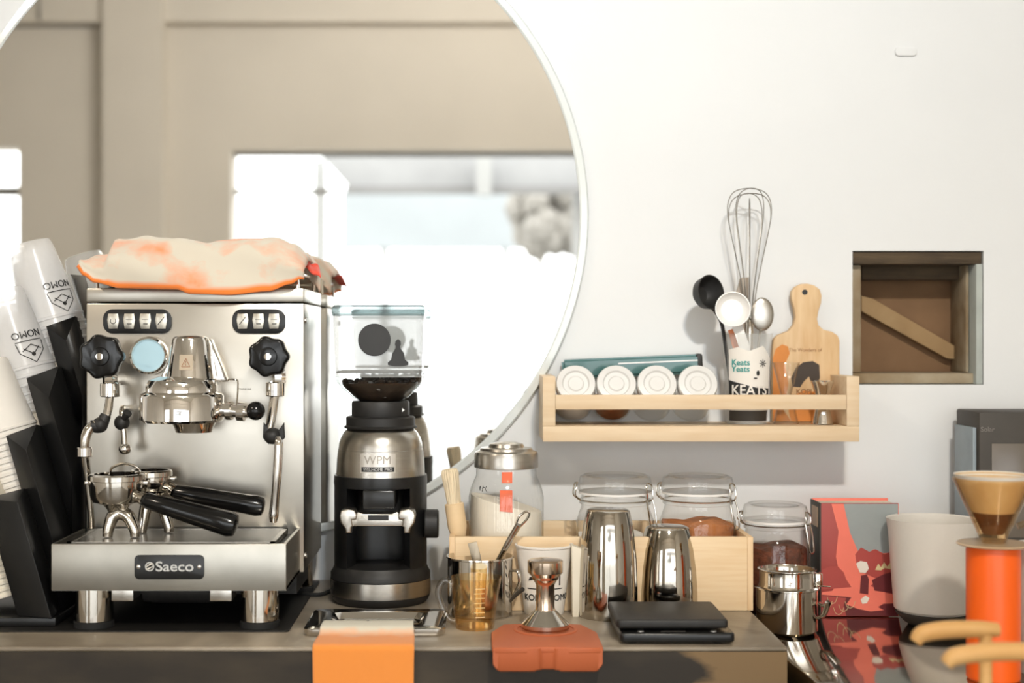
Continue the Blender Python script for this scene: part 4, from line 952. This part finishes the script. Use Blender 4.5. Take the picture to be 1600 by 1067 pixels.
# pastry brush
D = 2.005; t = thing('pastry_brush', (X(715, D), D, CF), 'wooden brush standing bristles up in the left end of the crate', 'brush')
ax0 = Vector((X(730, D), D, CF+.004)); ax1 = Vector((X(702, D), D, Z(733, D)))
L = (ax1-ax0).length; QM = Matrix.Translation(ax0) @ (ax1-ax0).to_track_quat('Z', 'Y').to_matrix().to_4x4()
obj('handle', lathe([(0, 0), (.006, 0), (.007, .02), (.0065, L*.40), (.010, L*.47), (.0135, L*.55), (.0135, L*.73), (.0120, L*.735), (0, L*.735)], seg=28, m=QM), 'brushwood', t)
obj('bristles', lathe([(0, L*.73), (.0100, L*.73), (.0105, L*.85), (.0120, L*.97), (.010, L), (0, L*.995)], seg=40, m=QM, ribs=20, ramp=.05, rz=(L*.74, L*1.1)), 'bristle', t)

# bail jars
def bail_jar(name, px, D, z0, R, py_top, py_lid, py_neck, py_sh, fill, fmat, label, clasp=1):
    cx = X(px, D); z = lambda p: Z(p, D); t = thing(name, (cx, D, z0), label, 'jar')
    rn = R*.87
    obj('glass_body', lathe([(0, z0+.0003), (R-.006, z0+.0003), (R, z0+.006), (R, z(py_sh)), (R-.002, z(py_sh)+.005), (rn, z(py_neck)), (rn, z(py_neck)+.003), (rn+.003, z(py_neck)+.004), (rn+.003, z(py_neck)+.007), (rn, z(py_neck)+.008), (rn, z(py_lid)-.001)], (cx, D, 0), 64), 'glass', t)
    obj('glass_lid', lathe([(0, z(py_lid)+.002), (rn-.003, z(py_lid)+.001), (rn+.004, z(py_lid)+.001), (rn+.005, z(py_lid)+.003), (rn+.005, z(py_lid)+.010), (rn+.002, z(py_top)-.003), (rn-.004, z(py_top)), (rn-.008, z(py_top)-.003), (0, z(py_top)-.004)], (cx, D, 0), 64), 'glass', t)
    obj('seal', lathe([(rn-.002, z(py_lid)-.002), (rn+.004, z(py_lid)-.002), (rn+.004, z(py_lid)+.0008), (rn-.002, z(py_lid)+.0008), (rn-.002, z(py_lid)-.002)], (cx, D, 0), 48), 'white', t)
    b = lathe([(0, z0+.004), (R-.007, z0+.004), (R-.003, z0+.009), (R-.003, z(fill)-.002), (R*.6, z(fill)+.002), (0, z(fill)+.001)], (cx, D, 0), 56)
    for v in b.verts:
        if v.co.z > z(fill)-.004: v.co.z += .003*math.sin((v.co.x-cx)*90)+.002*math.sin((v.co.y-D)*140)
    obj('contents', b, fmat, t)
    wr = obj('neck_wire', lathe([(rn+.0022, z(py_neck)+.0085), (rn+.0040, z(py_neck)+.0095), (rn+.0022, z(py_neck)+.0105), (rn+.0004, z(py_neck)+.0095), (rn+.0022, z(py_neck)+.0085)], (cx, D, 0), 56), 'polish', t)
    zn = z(py_neck)+.0095; zL = z(py_lid)+.011
    a = math.radians(-38 if clasp > 0 else -142)
    def P(ang, rad, zz): return (cx+rad*math.cos(ang), D+rad*math.sin(ang), zz)
    da = .13
    b = tube([P(a-da, rn+.004, zn), P(a-da, rn+.010, zn+.004), P(a-da, rn+.009, zL), P(a, rn+.006, zL+.004), P(a+da, rn+.009, zL), P(a+da, rn+.010, zn+.004), P(a+da, rn+.004, zn)], .0012, 8, 4)
    b = join(b, tube([P(a-da, rn+.009, zn+.004), P(a-da*1.1, R+.006, zn-.012), P(a-da*.8, R+.009, zn-.036), P(a+da*.8, R+.009, zn-.036), P(a+da*1.1, R+.006, zn-.012), P(a+da, rn+.009, zn+.004)], .0012, 8, 5))
    obj('wire_clasp', b, 'polish', t)
    a2 = a+PI*1.02 if False else math.radians(-172)
    b = tube([P(a2-da, rn+.004, zn), P(a2-da, rn+.012, zn+.008), P(a2-da, rn+.010, zL), P(a2, rn+.007, zL+.003), P(a2+da, rn+.010, zL), P(a2+da, rn+.012, zn+.008), P(a2+da, rn+.004, zn)], .0012, 8, 4)
    obj('wire_hinge', b, 'polish', t)
    return t
bail_jar('clip_top_jar', 961, 2.06, CF, .0560, 741, 768, 790, 812, 835, 'salt', 'glass clip-top jar with pale contents, above the taller cocktail tin')
bail_jar('clip_top_jar', 1090, 2.06, CF, .0545, 742, 768, 790, 812, 815, 'cocoa', 'glass clip-top jar of orange-brown cocoa powder, at the right in the crate')
bail_jar('clip_top_jar', 1211, 2.10, ST+.0003, .0495, 786, 812, 828, 846, 852, 'tea', 'glass clip-top jar of dark red-brown tea between the crate and the book')

# steel canister
D = 1.975; cx = X(1230, D); t = thing('steel_canister', (cx, D, ST), 'polished steel milk can with a strap handle in front of the tea jar', 'canister')
R = .0420; H1 = Z(916, D)-ST; H2 = Z(888, D)-ST
obj('body', lathe([(0, 0.0003), (R-.004, .0003), (R, .004), (R, H1-.003), (R+.0022, H1-.002), (R+.0022, H1), (R-.001, H1+.001), (0, H1+.001)], (cx-.0005, D, ST), 64), 'polish', t)
obj('upper_cup', lathe([(0, H1+.001), (R-.003, H1+.001), (R-.0045, H1+.005), (R-.0045, H2-.003), (R-.002, H2-.001), (R-.002, H2), (R-.005, H2), (R-.006, H2-.002), (R-.006, H1+.006), (0, H1+.006)], (cx-.0005, D, ST), 64), 'polish', t)
obj('handle', tube([(cx+R-.002, D-.018, ST+H1-.020), (cx+R+.005, D-.024, ST+H1-.022), (cx+R+.008, D-.026, ST+.045), (cx+R+.003, D-.024, ST+.028), (cx+R-.005, D-.020, ST+.022)], [.006, .008, .0085, .008, .006], 14, flat=.35), 'polish', t)
obj('hinge', box(cx+R-.006, cx+R+.005, D-.012, D+.004, ST+H1+.002, ST+H1+.020, .002), 'chrome', t)
obj('pin', tube([(cx+R-.004, D-.006, ST+H1+.002), (cx+R+.016, D-.008, ST+H1+.001)], .0010, 8), 'polish', t)

# ------------------------------------------------------------ picture book on the side counter
D = 2.08; t = thing('red_book', (X(1344, D), D+.03, ST), 'red illustrated hardback book standing on the glossy side counter', 'book')
q0, q1, w0, w1 = X(1283, D), X(1404, D), ST+.0003, Z(786, D)
BM = {}
def flatm(n_, c): return mat(n_, c, .45, 0, .03, 40)
obj('pages', box(q0+.003, q1-.0005, D+.003, D+.056, w0+.003, w1-.003), 'cream', t)
obj('front_cover', box(q0, q1, D, D+.003, w0, w1, .0005), flatm('book_red', (.36, .055, .045)), t)
obj('back_cover', box(q0, q1+.001, D+.056, D+.059, w0, w1+.001, .0005), flatm('book_coral', (.85, .20, .14)), t)
obj('spine', box(q0-.002, q0+.0004, D, D+.059, w0, w1, .0008), 'dark', t, label='dark grey book spine')
obj('spine_label', box(q0-.0028, q0-.0019, D+.012, D+.046, Z(825, D), Z(794, D)), flatm('spine_tan', (.42, .28, .17)), t)
def art(pts, lay, col, nm):
    y = D-.0003*lay
    b = prism(pxo(pts, D), y-.0003, y)
    obj(nm, b, col, t, sharp=30)
coral = flatm('book_coral', (.85, .20, .14)); grey = flatm('book_grey', (.30, .33, .33)); plum = flatm('book_plum', (.13, .018, .022)); mau = flatm('book_brick', (.40, .065, .055)); sand = flatm('book_sand', (.66, .55, .30)); wht = flatm('book_white', (.80, .74, .66))
art([(1299, 787), (1404, 787), (1404, 962), (1284, 962), (1284, 925), (1300, 923), (1313, 905), (1306, 870), (1310, 830)], 1, coral, 'cover_art')
art([(1318, 787), (1403, 787), (1403, 862), (1380, 864), (1365, 858), (1350, 868), (1340, 860), (1328, 832)], 2, grey, 'cover_art')
art([(1336, 866), (1345, 855), (1358, 862), (1368, 858), (1382, 866), (1403, 856), (1403, 930), (1385, 926), (1360, 915), (1372, 905), (1350, 895), (1338, 880)], 3, mau, 'cover_art')
art([(1362, 906), (1380, 897), (1403, 890), (1403, 928), (1385, 925), (1366, 922)], 4, plum, 'cover_art')
art([(1284, 926), (1284, 890), (1297, 884), (1308, 884), (1318, 894), (1322, 905), (1330, 917), (1284, 921)], 2, mau, 'cover_art')
art([(1284, 962), (1284, 929), (1330, 933), (1322, 944), (1340, 951), (1360, 955), (1403, 951), (1403, 962)], 2, plum, 'cover_art')
art([(1284, 962), (1284, 930), (1322, 934), (1318, 945), (1322, 962)], 3, mau, 'cover_art')
art([(1372, 948), (1380, 943), (1403, 942), (1403, 954), (1385, 955)], 4, plum, 'cover_art')
art([(1367, 890), (1372, 880), (1376, 886), (1381, 878), (1386, 885), (1391, 878), (1396, 884), (1403, 880), (1403, 887), (1390, 889), (1382, 887), (1376, 891)], 4, sand, 'cover_art')
art([(1337, 880), (1344, 876), (1354, 878), (1357, 888), (1352, 895), (1343, 894)], 5, wht, 'cover_art')
art([(1345, 899), (1354, 897), (1357, 905), (1356, 928), (1343, 926)], 5, plum, 'cover_art')
art([(1344, 936), (1352, 930), (1358, 934), (1354, 942), (1347, 943)], 5, wht, 'cover_art')
b = new()
for c_ in ((1292, 950), (1300, 943), (1318, 955), (1328, 950), (1310, 960)):
    for s_ in (-1, 1): b = join(b, tube([(X(c_[0], D), D-.0012, Z(c_[1], D)), (X(c_[0]+s_*5, D), D-.0012, Z(c_[1]-3, D)), (X(c_[0]+s_*8, D), D-.0012, Z(c_[1]-11, D))], .0004, 6))
obj('cover_grass', b, sand, t)

# white pitcher
D = 2.025; cx = X(1458, D); t = thing('plastic_pitcher', (cx, D, ST), 'milky white plastic pitcher with dark base, in front of the book edge', 'pitcher')
z = lambda p: Z(p, D); zp = ST+.019
obj('cup_body', lathe([(0, zp), (.050, zp), (.054, zp+.004), (.0575, zp+.05), (.0620, z(830)), (.0645, z(812)), (.0648, z(810)), (.0620, z(812)), (.0545, zp+.05), (.051, zp+.006), (0, zp+.005)], (cx, D, 0), 64), 'jug', t)
obj('lower_base', lathe([(0, ST+.0003), (.034, ST+.0003), (.040, ST+.004), (.051, zp-.004), (.0525, zp), (0, zp)], (cx, D, 0), 56), 'dark', t)
obj('handle', tube([(cx+.058, D-.01, z(828)), (cx+.085, D-.02, z(824)), (cx+.090, D-.02, z(860)), (cx+.080, D-.02, z(925)), (cx+.053, D-.01, z(945))], .007, 12, flat=.8), 'white', t)

# orange server with coffee dripper
D = 1.70; cx = X(1552, D); t = thing('orange_canister', (cx, D, ST), 'bright orange cylinder standing under the coffee dripper', 'canister')
obj('body', lathe([(0, .0003), (.029, .0003), (.031, .003), (.0313, Z(856, D)-ST-.003), (.030, Z(852, D)-ST), (0, Z(852, D)-ST)], (cx, D, ST), 64), 'orange', t)
t = thing('coffee_dripper', (cx, D, Z(852, D)), 'amber cone coffee dripper with used filter on the orange cylinder', 'coffee dripper')
zd = Z(852, D)+.0004; z = lambda p: Z(p, D)
obj('flange', lathe([(0, zd), (.041, zd), (.043, zd+.0015), (.041, zd+.003), (0, zd+.003)], (cx, D, 0), 56), 'v60base', t)
obj('cone', lathe([(.014, zd+.003), (.016, z(840)), (.046, z(752)), (.0475, z(747)), (.0465, z(746)), (.0440, z(752)), (.0145, z(838)), (.0125, zd+.003)], (cx, D, 0), 64, ribs=12, ramp=.008, rz=(z(838), z(755))), 'v60', t)
fl = lambda q: .012+(.0425-.012)*(z(834)-q)/(z(834)-z(750))
obj('filter', lathe([(fl(z(800)), z(800)), (.0425, z(750)), (.0435, z(742))], (cx, D, 0), 56), mat('coffee_filter', (.80, .66, .46), .8, 0, .12, 30, col2=(.68, .50, .30), stretch=(1, 1, .2)), t)
obj('soaked_filter', lathe([(0, z(836)), (.012, z(834)), (fl(z(800)), z(800)), (fl(z(800))-.002, z(800)), (0, z(802))], (cx, D, 0), 56), mat('soaked_filter', (.16, .065, .025), .6, 0, .3, 40), t)
obj('filter_rim', lathe([(.0430, z(747)), (.0455, z(741)), (.0448, z(741)), (.0425, z(747)), (.0430, z(747))], (cx, D, 0), 56), 'paper', t)
obj('handle', tube([(cx+.040, D-.002, z(770)), (cx+.065, D-.004, z(770)), (cx+.068, D-.004, z(800)), (cx+.028, D-.002, z(822))], .004, 10), 'v60', t)
# pale beaker right of it
D = 1.73; cx = X(1640, D); t = thing('white_beaker', (cx, D, ST), 'pale beaker cut by the right edge of the photo beside the orange cylinder', 'beaker')
obj('cup_body', lathe([(0, .0003), (.034, .0003), (.036, .003), (.0405, Z(850, D)-ST), (.0385, Z(850, D)-ST), (.034, .006), (0, .005)], (cx, D, ST), 56), 'jug', t)
# wooden T-shaped stands in the near right corner
def stand(bar, D, stemx, label, r=.0085):
    P = lambda a, c: Vector((X(a, D), D, Z(c, D)))
    pts = [P(*q) for q in bar]; t = thing('wooden_stand', (X(stemx, D), D, ST), label, 'wooden stand')
    obj('arm', tube(pts, [r*.75, r, r*1.05, r, r*.8], 18), 'spoonwood', t)
    zt_ = P(*bar[-2]).z; b = cyl((X(stemx, D), D, ST+.010), (X(stemx, D), D, zt_-r*.3), r*.75)
    obj('stem', b, 'spoonwood', t); obj('foot', lathe([(0, ST+.0003), (.028, ST+.0003), (.030, ST+.002), (.030, ST+.009), (.028, ST+.0105), (0, ST+.0105)], (X(stemx, D), D, 0), 40), 'spoonwood', t)
stand([(1430, 1003), (1442, 990), (1480, 984), (1530, 983), (1560, 984)], 1.42, 1540, 'blurred wooden T-shaped stand crossing in front of the orange cylinder')
stand([(1478, 1038), (1492, 1026), (1540, 1019), (1600, 1018), (1690, 1020)], 1.33, 1660, 'nearer blurred wooden stand arm, lowest in the right corner')

# dark appliance at the wall on the right
t = thing('dark_appliance', (X(1600, 2.15), 2.15, ST), 'dark grey boxy appliance with a window, against the wall at right', 'appliance')
obj('housing', box(X(1530, 2.09), .88, 2.09, 2.19, ST+.0003, Z(644, 2.09), .003), 'dark', t)
obj('window', box(X(1549, 2.09), .86, 2.0885, 2.0898, Z(840, 2.09), Z(693, 2.09), .0003), 'greyglass', t)
obj('side_strip', box(X(1520, 2.10), X(1529.5, 2.09), 2.10, 2.18, ST+.0003, Z(668, 2.1), .001), 'bluegrey', t)
obj('nameplate', text_bm('Solar', .010, X(1543, 2.09), Z(671, 2.09), 2.0895, ext=.0004), mat('faint_grey_print', (.22, .20, .18), .6), t, norm=False, sharp=30)

# ------------------------------------------------------------ wall shelf and its things
SD = 2.10; sx0, sx1 = X(848, SD), X(1343, SD); sb0, sb1 = Z(690, SD), Z(666, SD)
t = thing('spice_shelf', ((sx0+sx1)/2, 2.16, sb0), 'pale wooden spice shelf with a front rail, screwed to the wall', 'shelf')
ew = S(20, SD)
obj('bottom_board', box(sx0+.0002, sx1-.0002, SD+.0002, WY-.0005, sb0, sb1, .0008), 'shelfwood', t)
for a, c in ((sx0, sx0+ew), (sx1-ew, sx1)): obj('end_board', box(a, c, SD, WY-.0005, sb1+.0002, Z(588, SD), .0008), 'shelfwood', t)
obj('front_rail', box(sx0+ew+.0002, sx1-ew-.0002, SD+.0005, SD+.010, Z(640, SD), Z(617, SD), .0008), 'shelfwood', t)
SF = sb1+.0003
# spice jars leaning on the rail
def spice(px, fill, label):
    a = 24; R = .0315; L = .082
    cx = X(px, 2.12); M4 = Matrix.Translation((cx, 2.197, SF+R*math.cos(math.radians(a))+.0005)) @ rotm('X', 90-a)
    # local z runs from the base at the wall to the lid at the rail
    t = thing('spice_jar', (cx, 2.15, SF), label, 'spice jar', 'spice jars leaning on the shelf rail')
    obj('glass_body', lathe([(0, 0), (R-.004, 0), (R, .004), (R, L*.66), (R*.97, L*.74), (.026, L*.80), (.026, L*.84)], seg=48, m=M4), 'glass', t)
    ld = obj('lid', lathe([(.0265, L*.80), (.0295, L*.81), (.0300, L*.83), (.0300, L-.003), (.0285, L), (.0205, L+.0006), (.0185, L-.0026), (.0125, L-.0026), (.0105, L-.0004), (0, L-.0004)], seg=48, m=M4), 'lidwhite', t)
    if fill:
        b = lathe([(0, .002), (R-.005, .002), (R-.002, .005), (R-.002, L*.63), (R*.9, L*.70), (0, L*.71)], seg=48, m=M4)
        cut = cxz = SF+R+(.004 if fill == 'salt' else .012)
        geom = b.verts[:]+b.edges[:]+b.faces[:]
        r_ = bmesh.ops.bisect_plane(b, geom=geom, plane_co=(0, 0, cut), plane_no=(0, 0, 1), clear_outer=True)
        eds = [e_ for e_ in r_['geom_cut'] if isinstance(e_, bmesh.types.BMEdge)]
        if eds: bmesh.ops.contextual_create(b, geom=eds)
        obj('contents', b, fill, t)
    return t
spice(900, 'salt', 'white-lidded glass spice jar of white powder, leftmost on the shelf')
spice(963.5, 'spice', 'white-lidded glass spice jar with brown spice inside')
spice(1027, None, 'white-lidded empty spice jar just right of the brown spice jar')
spice(1091, None, 'white-lidded empty spice jar nearest the clear utensil cup')
# teal box lying above the jars at the back
p0 = Vector((X(878, 2.2), 2.203, Z(577, 2.2))); p1 = Vector((X(1093, 2.2), 2.203, Z(568, 2.2)))
t = thing('teal_box', (X(985, 2.2), 2.203, Z(590, 2.2)), 'long dark teal plastic case lying behind the spice jar lids', 'case')
b = box(-.5, .5, -.5, .5, -.5, .5); d = p1-p0; Lq = d.length
for v in b.verts: v.co = Vector((v.co.x*Lq, v.co.y*.024, v.co.z*.030))
bmesh.ops.bevel(b, geom=b.edges[:], offset=.004, segments=3, affect='EDGES')
MQ = Matrix.Translation((p0+p1)/2) @ Matrix.Rotation(-math.atan2(d.z, d.x), 4, 'Y')
obj('case_body', b, 'tealbox', t, m4=MQ)
b = box(Lq*.5-.006, Lq*.5+.004, -.0125, .0125, -.0155, .0155, .003); obj('end_cap', b, 'blackmat', t, m4=MQ)
obj('silver_trim', box(-.02, Lq*.48, -.0128, -.0118, .0045, .0065), 'silver_ink', t, m4=MQ)

# utensil cup
D = 2.16; cx = X(1167, D); t = thing('utensil_cup', (cx, D, SF), 'clear printed plastic cup holding the whisk and spoons on the shelf', 'cup')
z = lambda p: Z(p, D); r0_, r1_ = .0300, .0382; UZ = z(521)
rr = lambda q: r0_+(r1_-r0_)*(q-SF)/(UZ-SF)
obj('cup_body', lathe([(0, SF+.0005), (r0_, SF+.0005), (r1_, UZ-.002), (r1_+.001, UZ)], (cx, D, 0), 56), 'holder', t)
b = subdiv_flat([(cx-.036, z(640)), (cx+.032, z(640)), (cx+.036, z(560)), (cx+.018, z(540)), (cx-.004, z(548)), (cx-.020, z(542)), (cx-.036, z(546))], 0, .004)
wl = obj('paper_wrap', wrap(b, cx, D, rr), 'paper', t, sharp=30)
b = subdiv_flat([(cx-.036, z(617)), (cx+.033, z(617)), (cx+.033, z(606)), (cx+.010, z(605)), (cx-.016, z(598)), (cx-.036, z(593))], 0, .004)
obj('black_band', wrap(b, cx, D, lambda q: rr(q)+.0006), 'ink', wl, sharp=30)
b = subdiv_flat([(cx-.036, z(656)), (cx+.030, z(656)), (cx+.031, z(640)), (cx-.036, z(640))], 0, .004)
obj('lower_band', wrap(b, cx, D, rr), 'dark', wl, sharp=30)
obj('band_letters', wrap(text_bm('KEATS', .0215, cx-.002, z(609), 0, width=.056, bold=.0007), cx, D, lambda q: rr(q)+.0014), 'paper', wl, sharp=30, norm=False)
b = text_bm('Keats', .0125, cx-.0165, z(566), 0, bold=.0004); b = join(b, text_bm('Yeats', .0125, cx-.0165, z(576), 0, bold=.0004))
obj('teal_letters', wrap(b, cx, D, lambda q: rr(q)+.0008), 'teal', wl, sharp=30, norm=False)
b = new()
for k in range(8):
    a = k*PI/4; b = join(b, tube([(cx+.018+.001*math.cos(a), 0, z(567)+.001*math.sin(a)), (cx+.018+.006*math.cos(a), 0, z(567)+.0062*math.sin(a))], .0005, 6))
b = join(b, prism(circle(cx+.010, z(582), .0025, 12, .004), 0, .0003)); b = join(b, prism(circle(cx+.006, z(590), .003, 12, .0012), 0, .0003))
obj('flower_print', wrap(b, cx, D, lambda q: rr(q)+.0008), 'ink', wl, sharp=30)
# whisk
wb = Vector((X(1167, D)+.004, D+.008, SF+.012)); wt_ = Vector((X(1172, D), D+.004, Z(520, D))); tp = Vector((X(1172, D), D-.004, Z(294, D)))
t = thing('balloon_whisk', wb, 'steel balloon whisk standing tallest in the utensil cup', 'whisk')
obj('handle', tube([wb, wb.lerp(wt_, .5), wt_+Vector((0, 0, .006))], [.005, .006, .0045], 16), 'steel', t)
Lw = (tp-wt_).length
for k in range(5):
    th = math.radians(8+36*k); dx, dy = math.cos(th), math.sin(th); Rm = .0345*(1-.05*(k % 3)); top = Lw*(1-.035*(k % 3))
    pts = []
    for s in range(41):
        f = s/40; 
        h = math.sin(f*PI); u = -math.cos(f*PI)
        prof = .003+(Rm-.003)*max(0, math.sin(min(1, h**1.0)*PI/2))**2.2
        zz = h**.72*top if False else 0
        pts.append(None)
    half = [(.0022, 0), (.005, .10), (.011, .30), (.020, .50), (.029, .68), (.0345, .82), (.0325, .92), (.022, .98), (0, 1.0)]
    P1 = [wt_+Vector((dx*r*Rm/.0345, dy*r*Rm/.0345, top*f)) for r, f in half]; P2 = [wt_+Vector((-dx*r*Rm/.0345, -dy*r*Rm/.0345, top*f)) for r, f in half[:-1]][::-1]
    sh_ = (tp.x-wt_.x)
    obj('wire_loop', tube(P1+P2, .00075, 7, 5), 'wire', t)
obj('wire_binding', lathe([(0, 0), (.0055, 0), (.0055, .02), (.004, .024), (0, .024)], (wt_.x, wt_.y, wt_.z-.002), 24), 'polish', t)
# scoops and spoons
def orient(c, n, roll=0):
    n = Vector(n).normalized(); return Matrix.Translation(c) @ n.to_track_quat('Z', 'Y').to_matrix().to_4x4()
D = 2.145
c = Vector((X(1108, D), D-.012, Z(457, D))); n_ = Vector((.55, -.8, .15))
t = thing('black_scoop', (X(1130, D), D, SF+.02), 'round black plastic coffee scoop leaning left in the utensil cup', 'scoop')
obj('bowl', lathe([(0, -.026), (.014, -.024), (.023, -.014), (.0265, .002), (.0250, .002), (.021, -.013), (.013, -.0215), (0, -.0235)], seg=40, m=orient(c, n_)), 'blackmat', t)
obj('handle', tube([c+Vector((.006, .012, -.024)), (X(1121, D), D-.004, Z(493, D)), (X(1131, D), D+.002, Z(520, D)), (X(1148, D), D+.008, SF+.02)], [.005, .0045, .0045, .004], 12, flat=.6), 'blackmat', t)
D = 2.112
c = Vector((X(1145, D), D, Z(483, D))); n_ = Vector((-.05, -1, .10))
t = thing('white_measuring_spoon', (X(1160, D), D, SF+.02), 'round white plastic measuring spoon at the front of the utensil cup', 'measuring spoon')
obj('bowl', lathe([(0, -.014), (.018, -.013), (.0245, -.006), (.0262, .002), (.0246, .002), (.022, -.005), (.016, -.011), (0, -.012)], seg=44, m=orient(c, n_)), 'white', t)
obj('handle', prism(pxo([(1146, 506), (1162, 504), (1171, 530), (1175, 541), (1176, 560), (1174, 640), (1166, 640), (1164, 560), (1159, 546)], D), 0, .002, .0006), 'white', t, m4=Matrix.Translation((0, 2.128, 0)))
D = 2.155
t = thing('steel_spoon', (X(1186, D), D, SF+.02), 'steel spoon with its bowl up behind the whisk wires', 'spoon')
c = Vector((X(1191, D), D, Z(491, D)))
obj('bowl', sphere(c, .0185, 28, (.95, .22, 1.38)), 'steel', t)
obj('handle', tube([c+Vector((-.001, 0, -.024)), (X(1186, D), D, Z(530, D)), (X(1176, D), D+.002, SF+.012)], [.003, .003, .0035], 10, flat=.5), 'steel', t)
D = 2.175
solo('flat_wooden_handle', prism(pxo([(1150, 460), (1157, 434), (1170, 433), (1170, 462), (1168, 640), (1160, 640)], D), 2.175, 2.181, .001), mat('taupe_handle', (.36, .30, .24), .5), 'taupe flat handle end showing behind the whisk wires', 'utensil')
D = 2.14
solo('orange_strip', prism(pxo([(1139, 516), (1146, 514), (1160, 545), (1160, 650), (1152, 650), (1149, 552)], D), 2.148, 2.150, .0004), mat('orange_strip_plastic', (.85, .28, .12), .5), 'orange plastic strip inside the utensil cup left of the white spoon', 'utensil')

# cutting board
D = 2.196; t = thing('cutting_board', (X(1260, D), D+.01, SF), 'small paddle-shaped wooden cutting board leaning on the wall', 'cutting board')
oc_ = [(1207, 659), (1207, 548), (1209, 530), (1216, 523), (1232, 517), (1240, 508), (1243, 495), (1241, 482), (1237, 468), (1237, 456), (1243, 448), (1252, 443.5), (1262, 443), (1273, 446), (1281, 452), (1284, 462), (1283, 474), (1279, 486), (1277, 498), (1279, 508), (1287, 515), (1300, 518), (1309, 524), (1312, 532), (1312, 659)]
b = prism(pxo(oc_, D), D, D+.014, .0015); 
obj('board', b, 'boardwood', t)
obj('hanging_hole', disc_y(X(1257.5, D), D-.0001, Z(456.5, D), [(0, 0), (.0042, 0), (.0042, .0004), (0, .0004)], 24), 'ink', t)
stain = mat('orange_stain', (.66, .24, .05), .6, 0, .1, 12)
obj('orange_stain', prism(pxo([(1207.5, 640), (1207.5, 560), (1212, 545), (1222, 538), (1231, 541), (1234, 552), (1226, 570), (1232, 600), (1224, 640), (1236, 658), (1207.5, 658)], D), D-.0003, D+.0002), stain, t, sharp=30)
obj('orange_stain', prism(pxo([(1236, 658), (1232, 642), (1240, 618), (1256, 610), (1276, 612), (1288, 628), (1296, 658)], D), D-.0003, D+.0002), stain, t, sharp=30)
b = prism(pxo([(1238, 604), (1236, 590), (1244, 574), (1255, 566), (1270, 564), (1280, 570), (1281, 590), (1276, 603), (1268, 600), (1264, 588), (1256, 596), (1250, 605)], D), D-.0006, D-.0002)
obj('printed_picture', b, mat('brand_black', (.05, .035, .025), .6), t, sharp=30)
obj('printed_words', text_bm('The Wonders of', .0075, X(1258, D), Z(547, D), D-.0002), mat('brand_brown', (.30, .14, .05), .6), t, sharp=30, norm=False)
obj('printed_words', text_bm('KOPI', .011, X(1256, D), Z(612, D), D-.0006, bold=.0003), mat('brand_brown', (.30, .14, .05), .6), t, sharp=30, norm=False)
# jiggers
D = 2.15; cx = X(1228, D); z = lambda p: Z(p, D)
solo('glass_jigger', lathe([(0, z(618)), (.008, z(617)), (.020, z(568)), (.0205, z(566)), (.0188, z(568)), (.0075, z(614)), (.0085, z(618)), (.0175, SF+.0005), (.0190, SF+.0005), (.011, z(622))], (cx, D, 0), 40), 'glass', 'hourglass-shaped clear glass jigger in front of the cutting board', 'jigger')
D = 2.145; cx = X(1285, D); z = lambda p: Z(p, D)
solo('steel_jigger', lathe([(.0170, SF+.0005), (.0162, SF+.001), (.0085, z(626)), (.0095, z(621)), (.0170, z(597)), (.0175, z(595)), (.0160, z(597)), (.0075, z(621)), (0, z(622))], (cx, D, 0), 40), 'chrome', 'steel double jigger at the right end of the shelf', 'jigger')
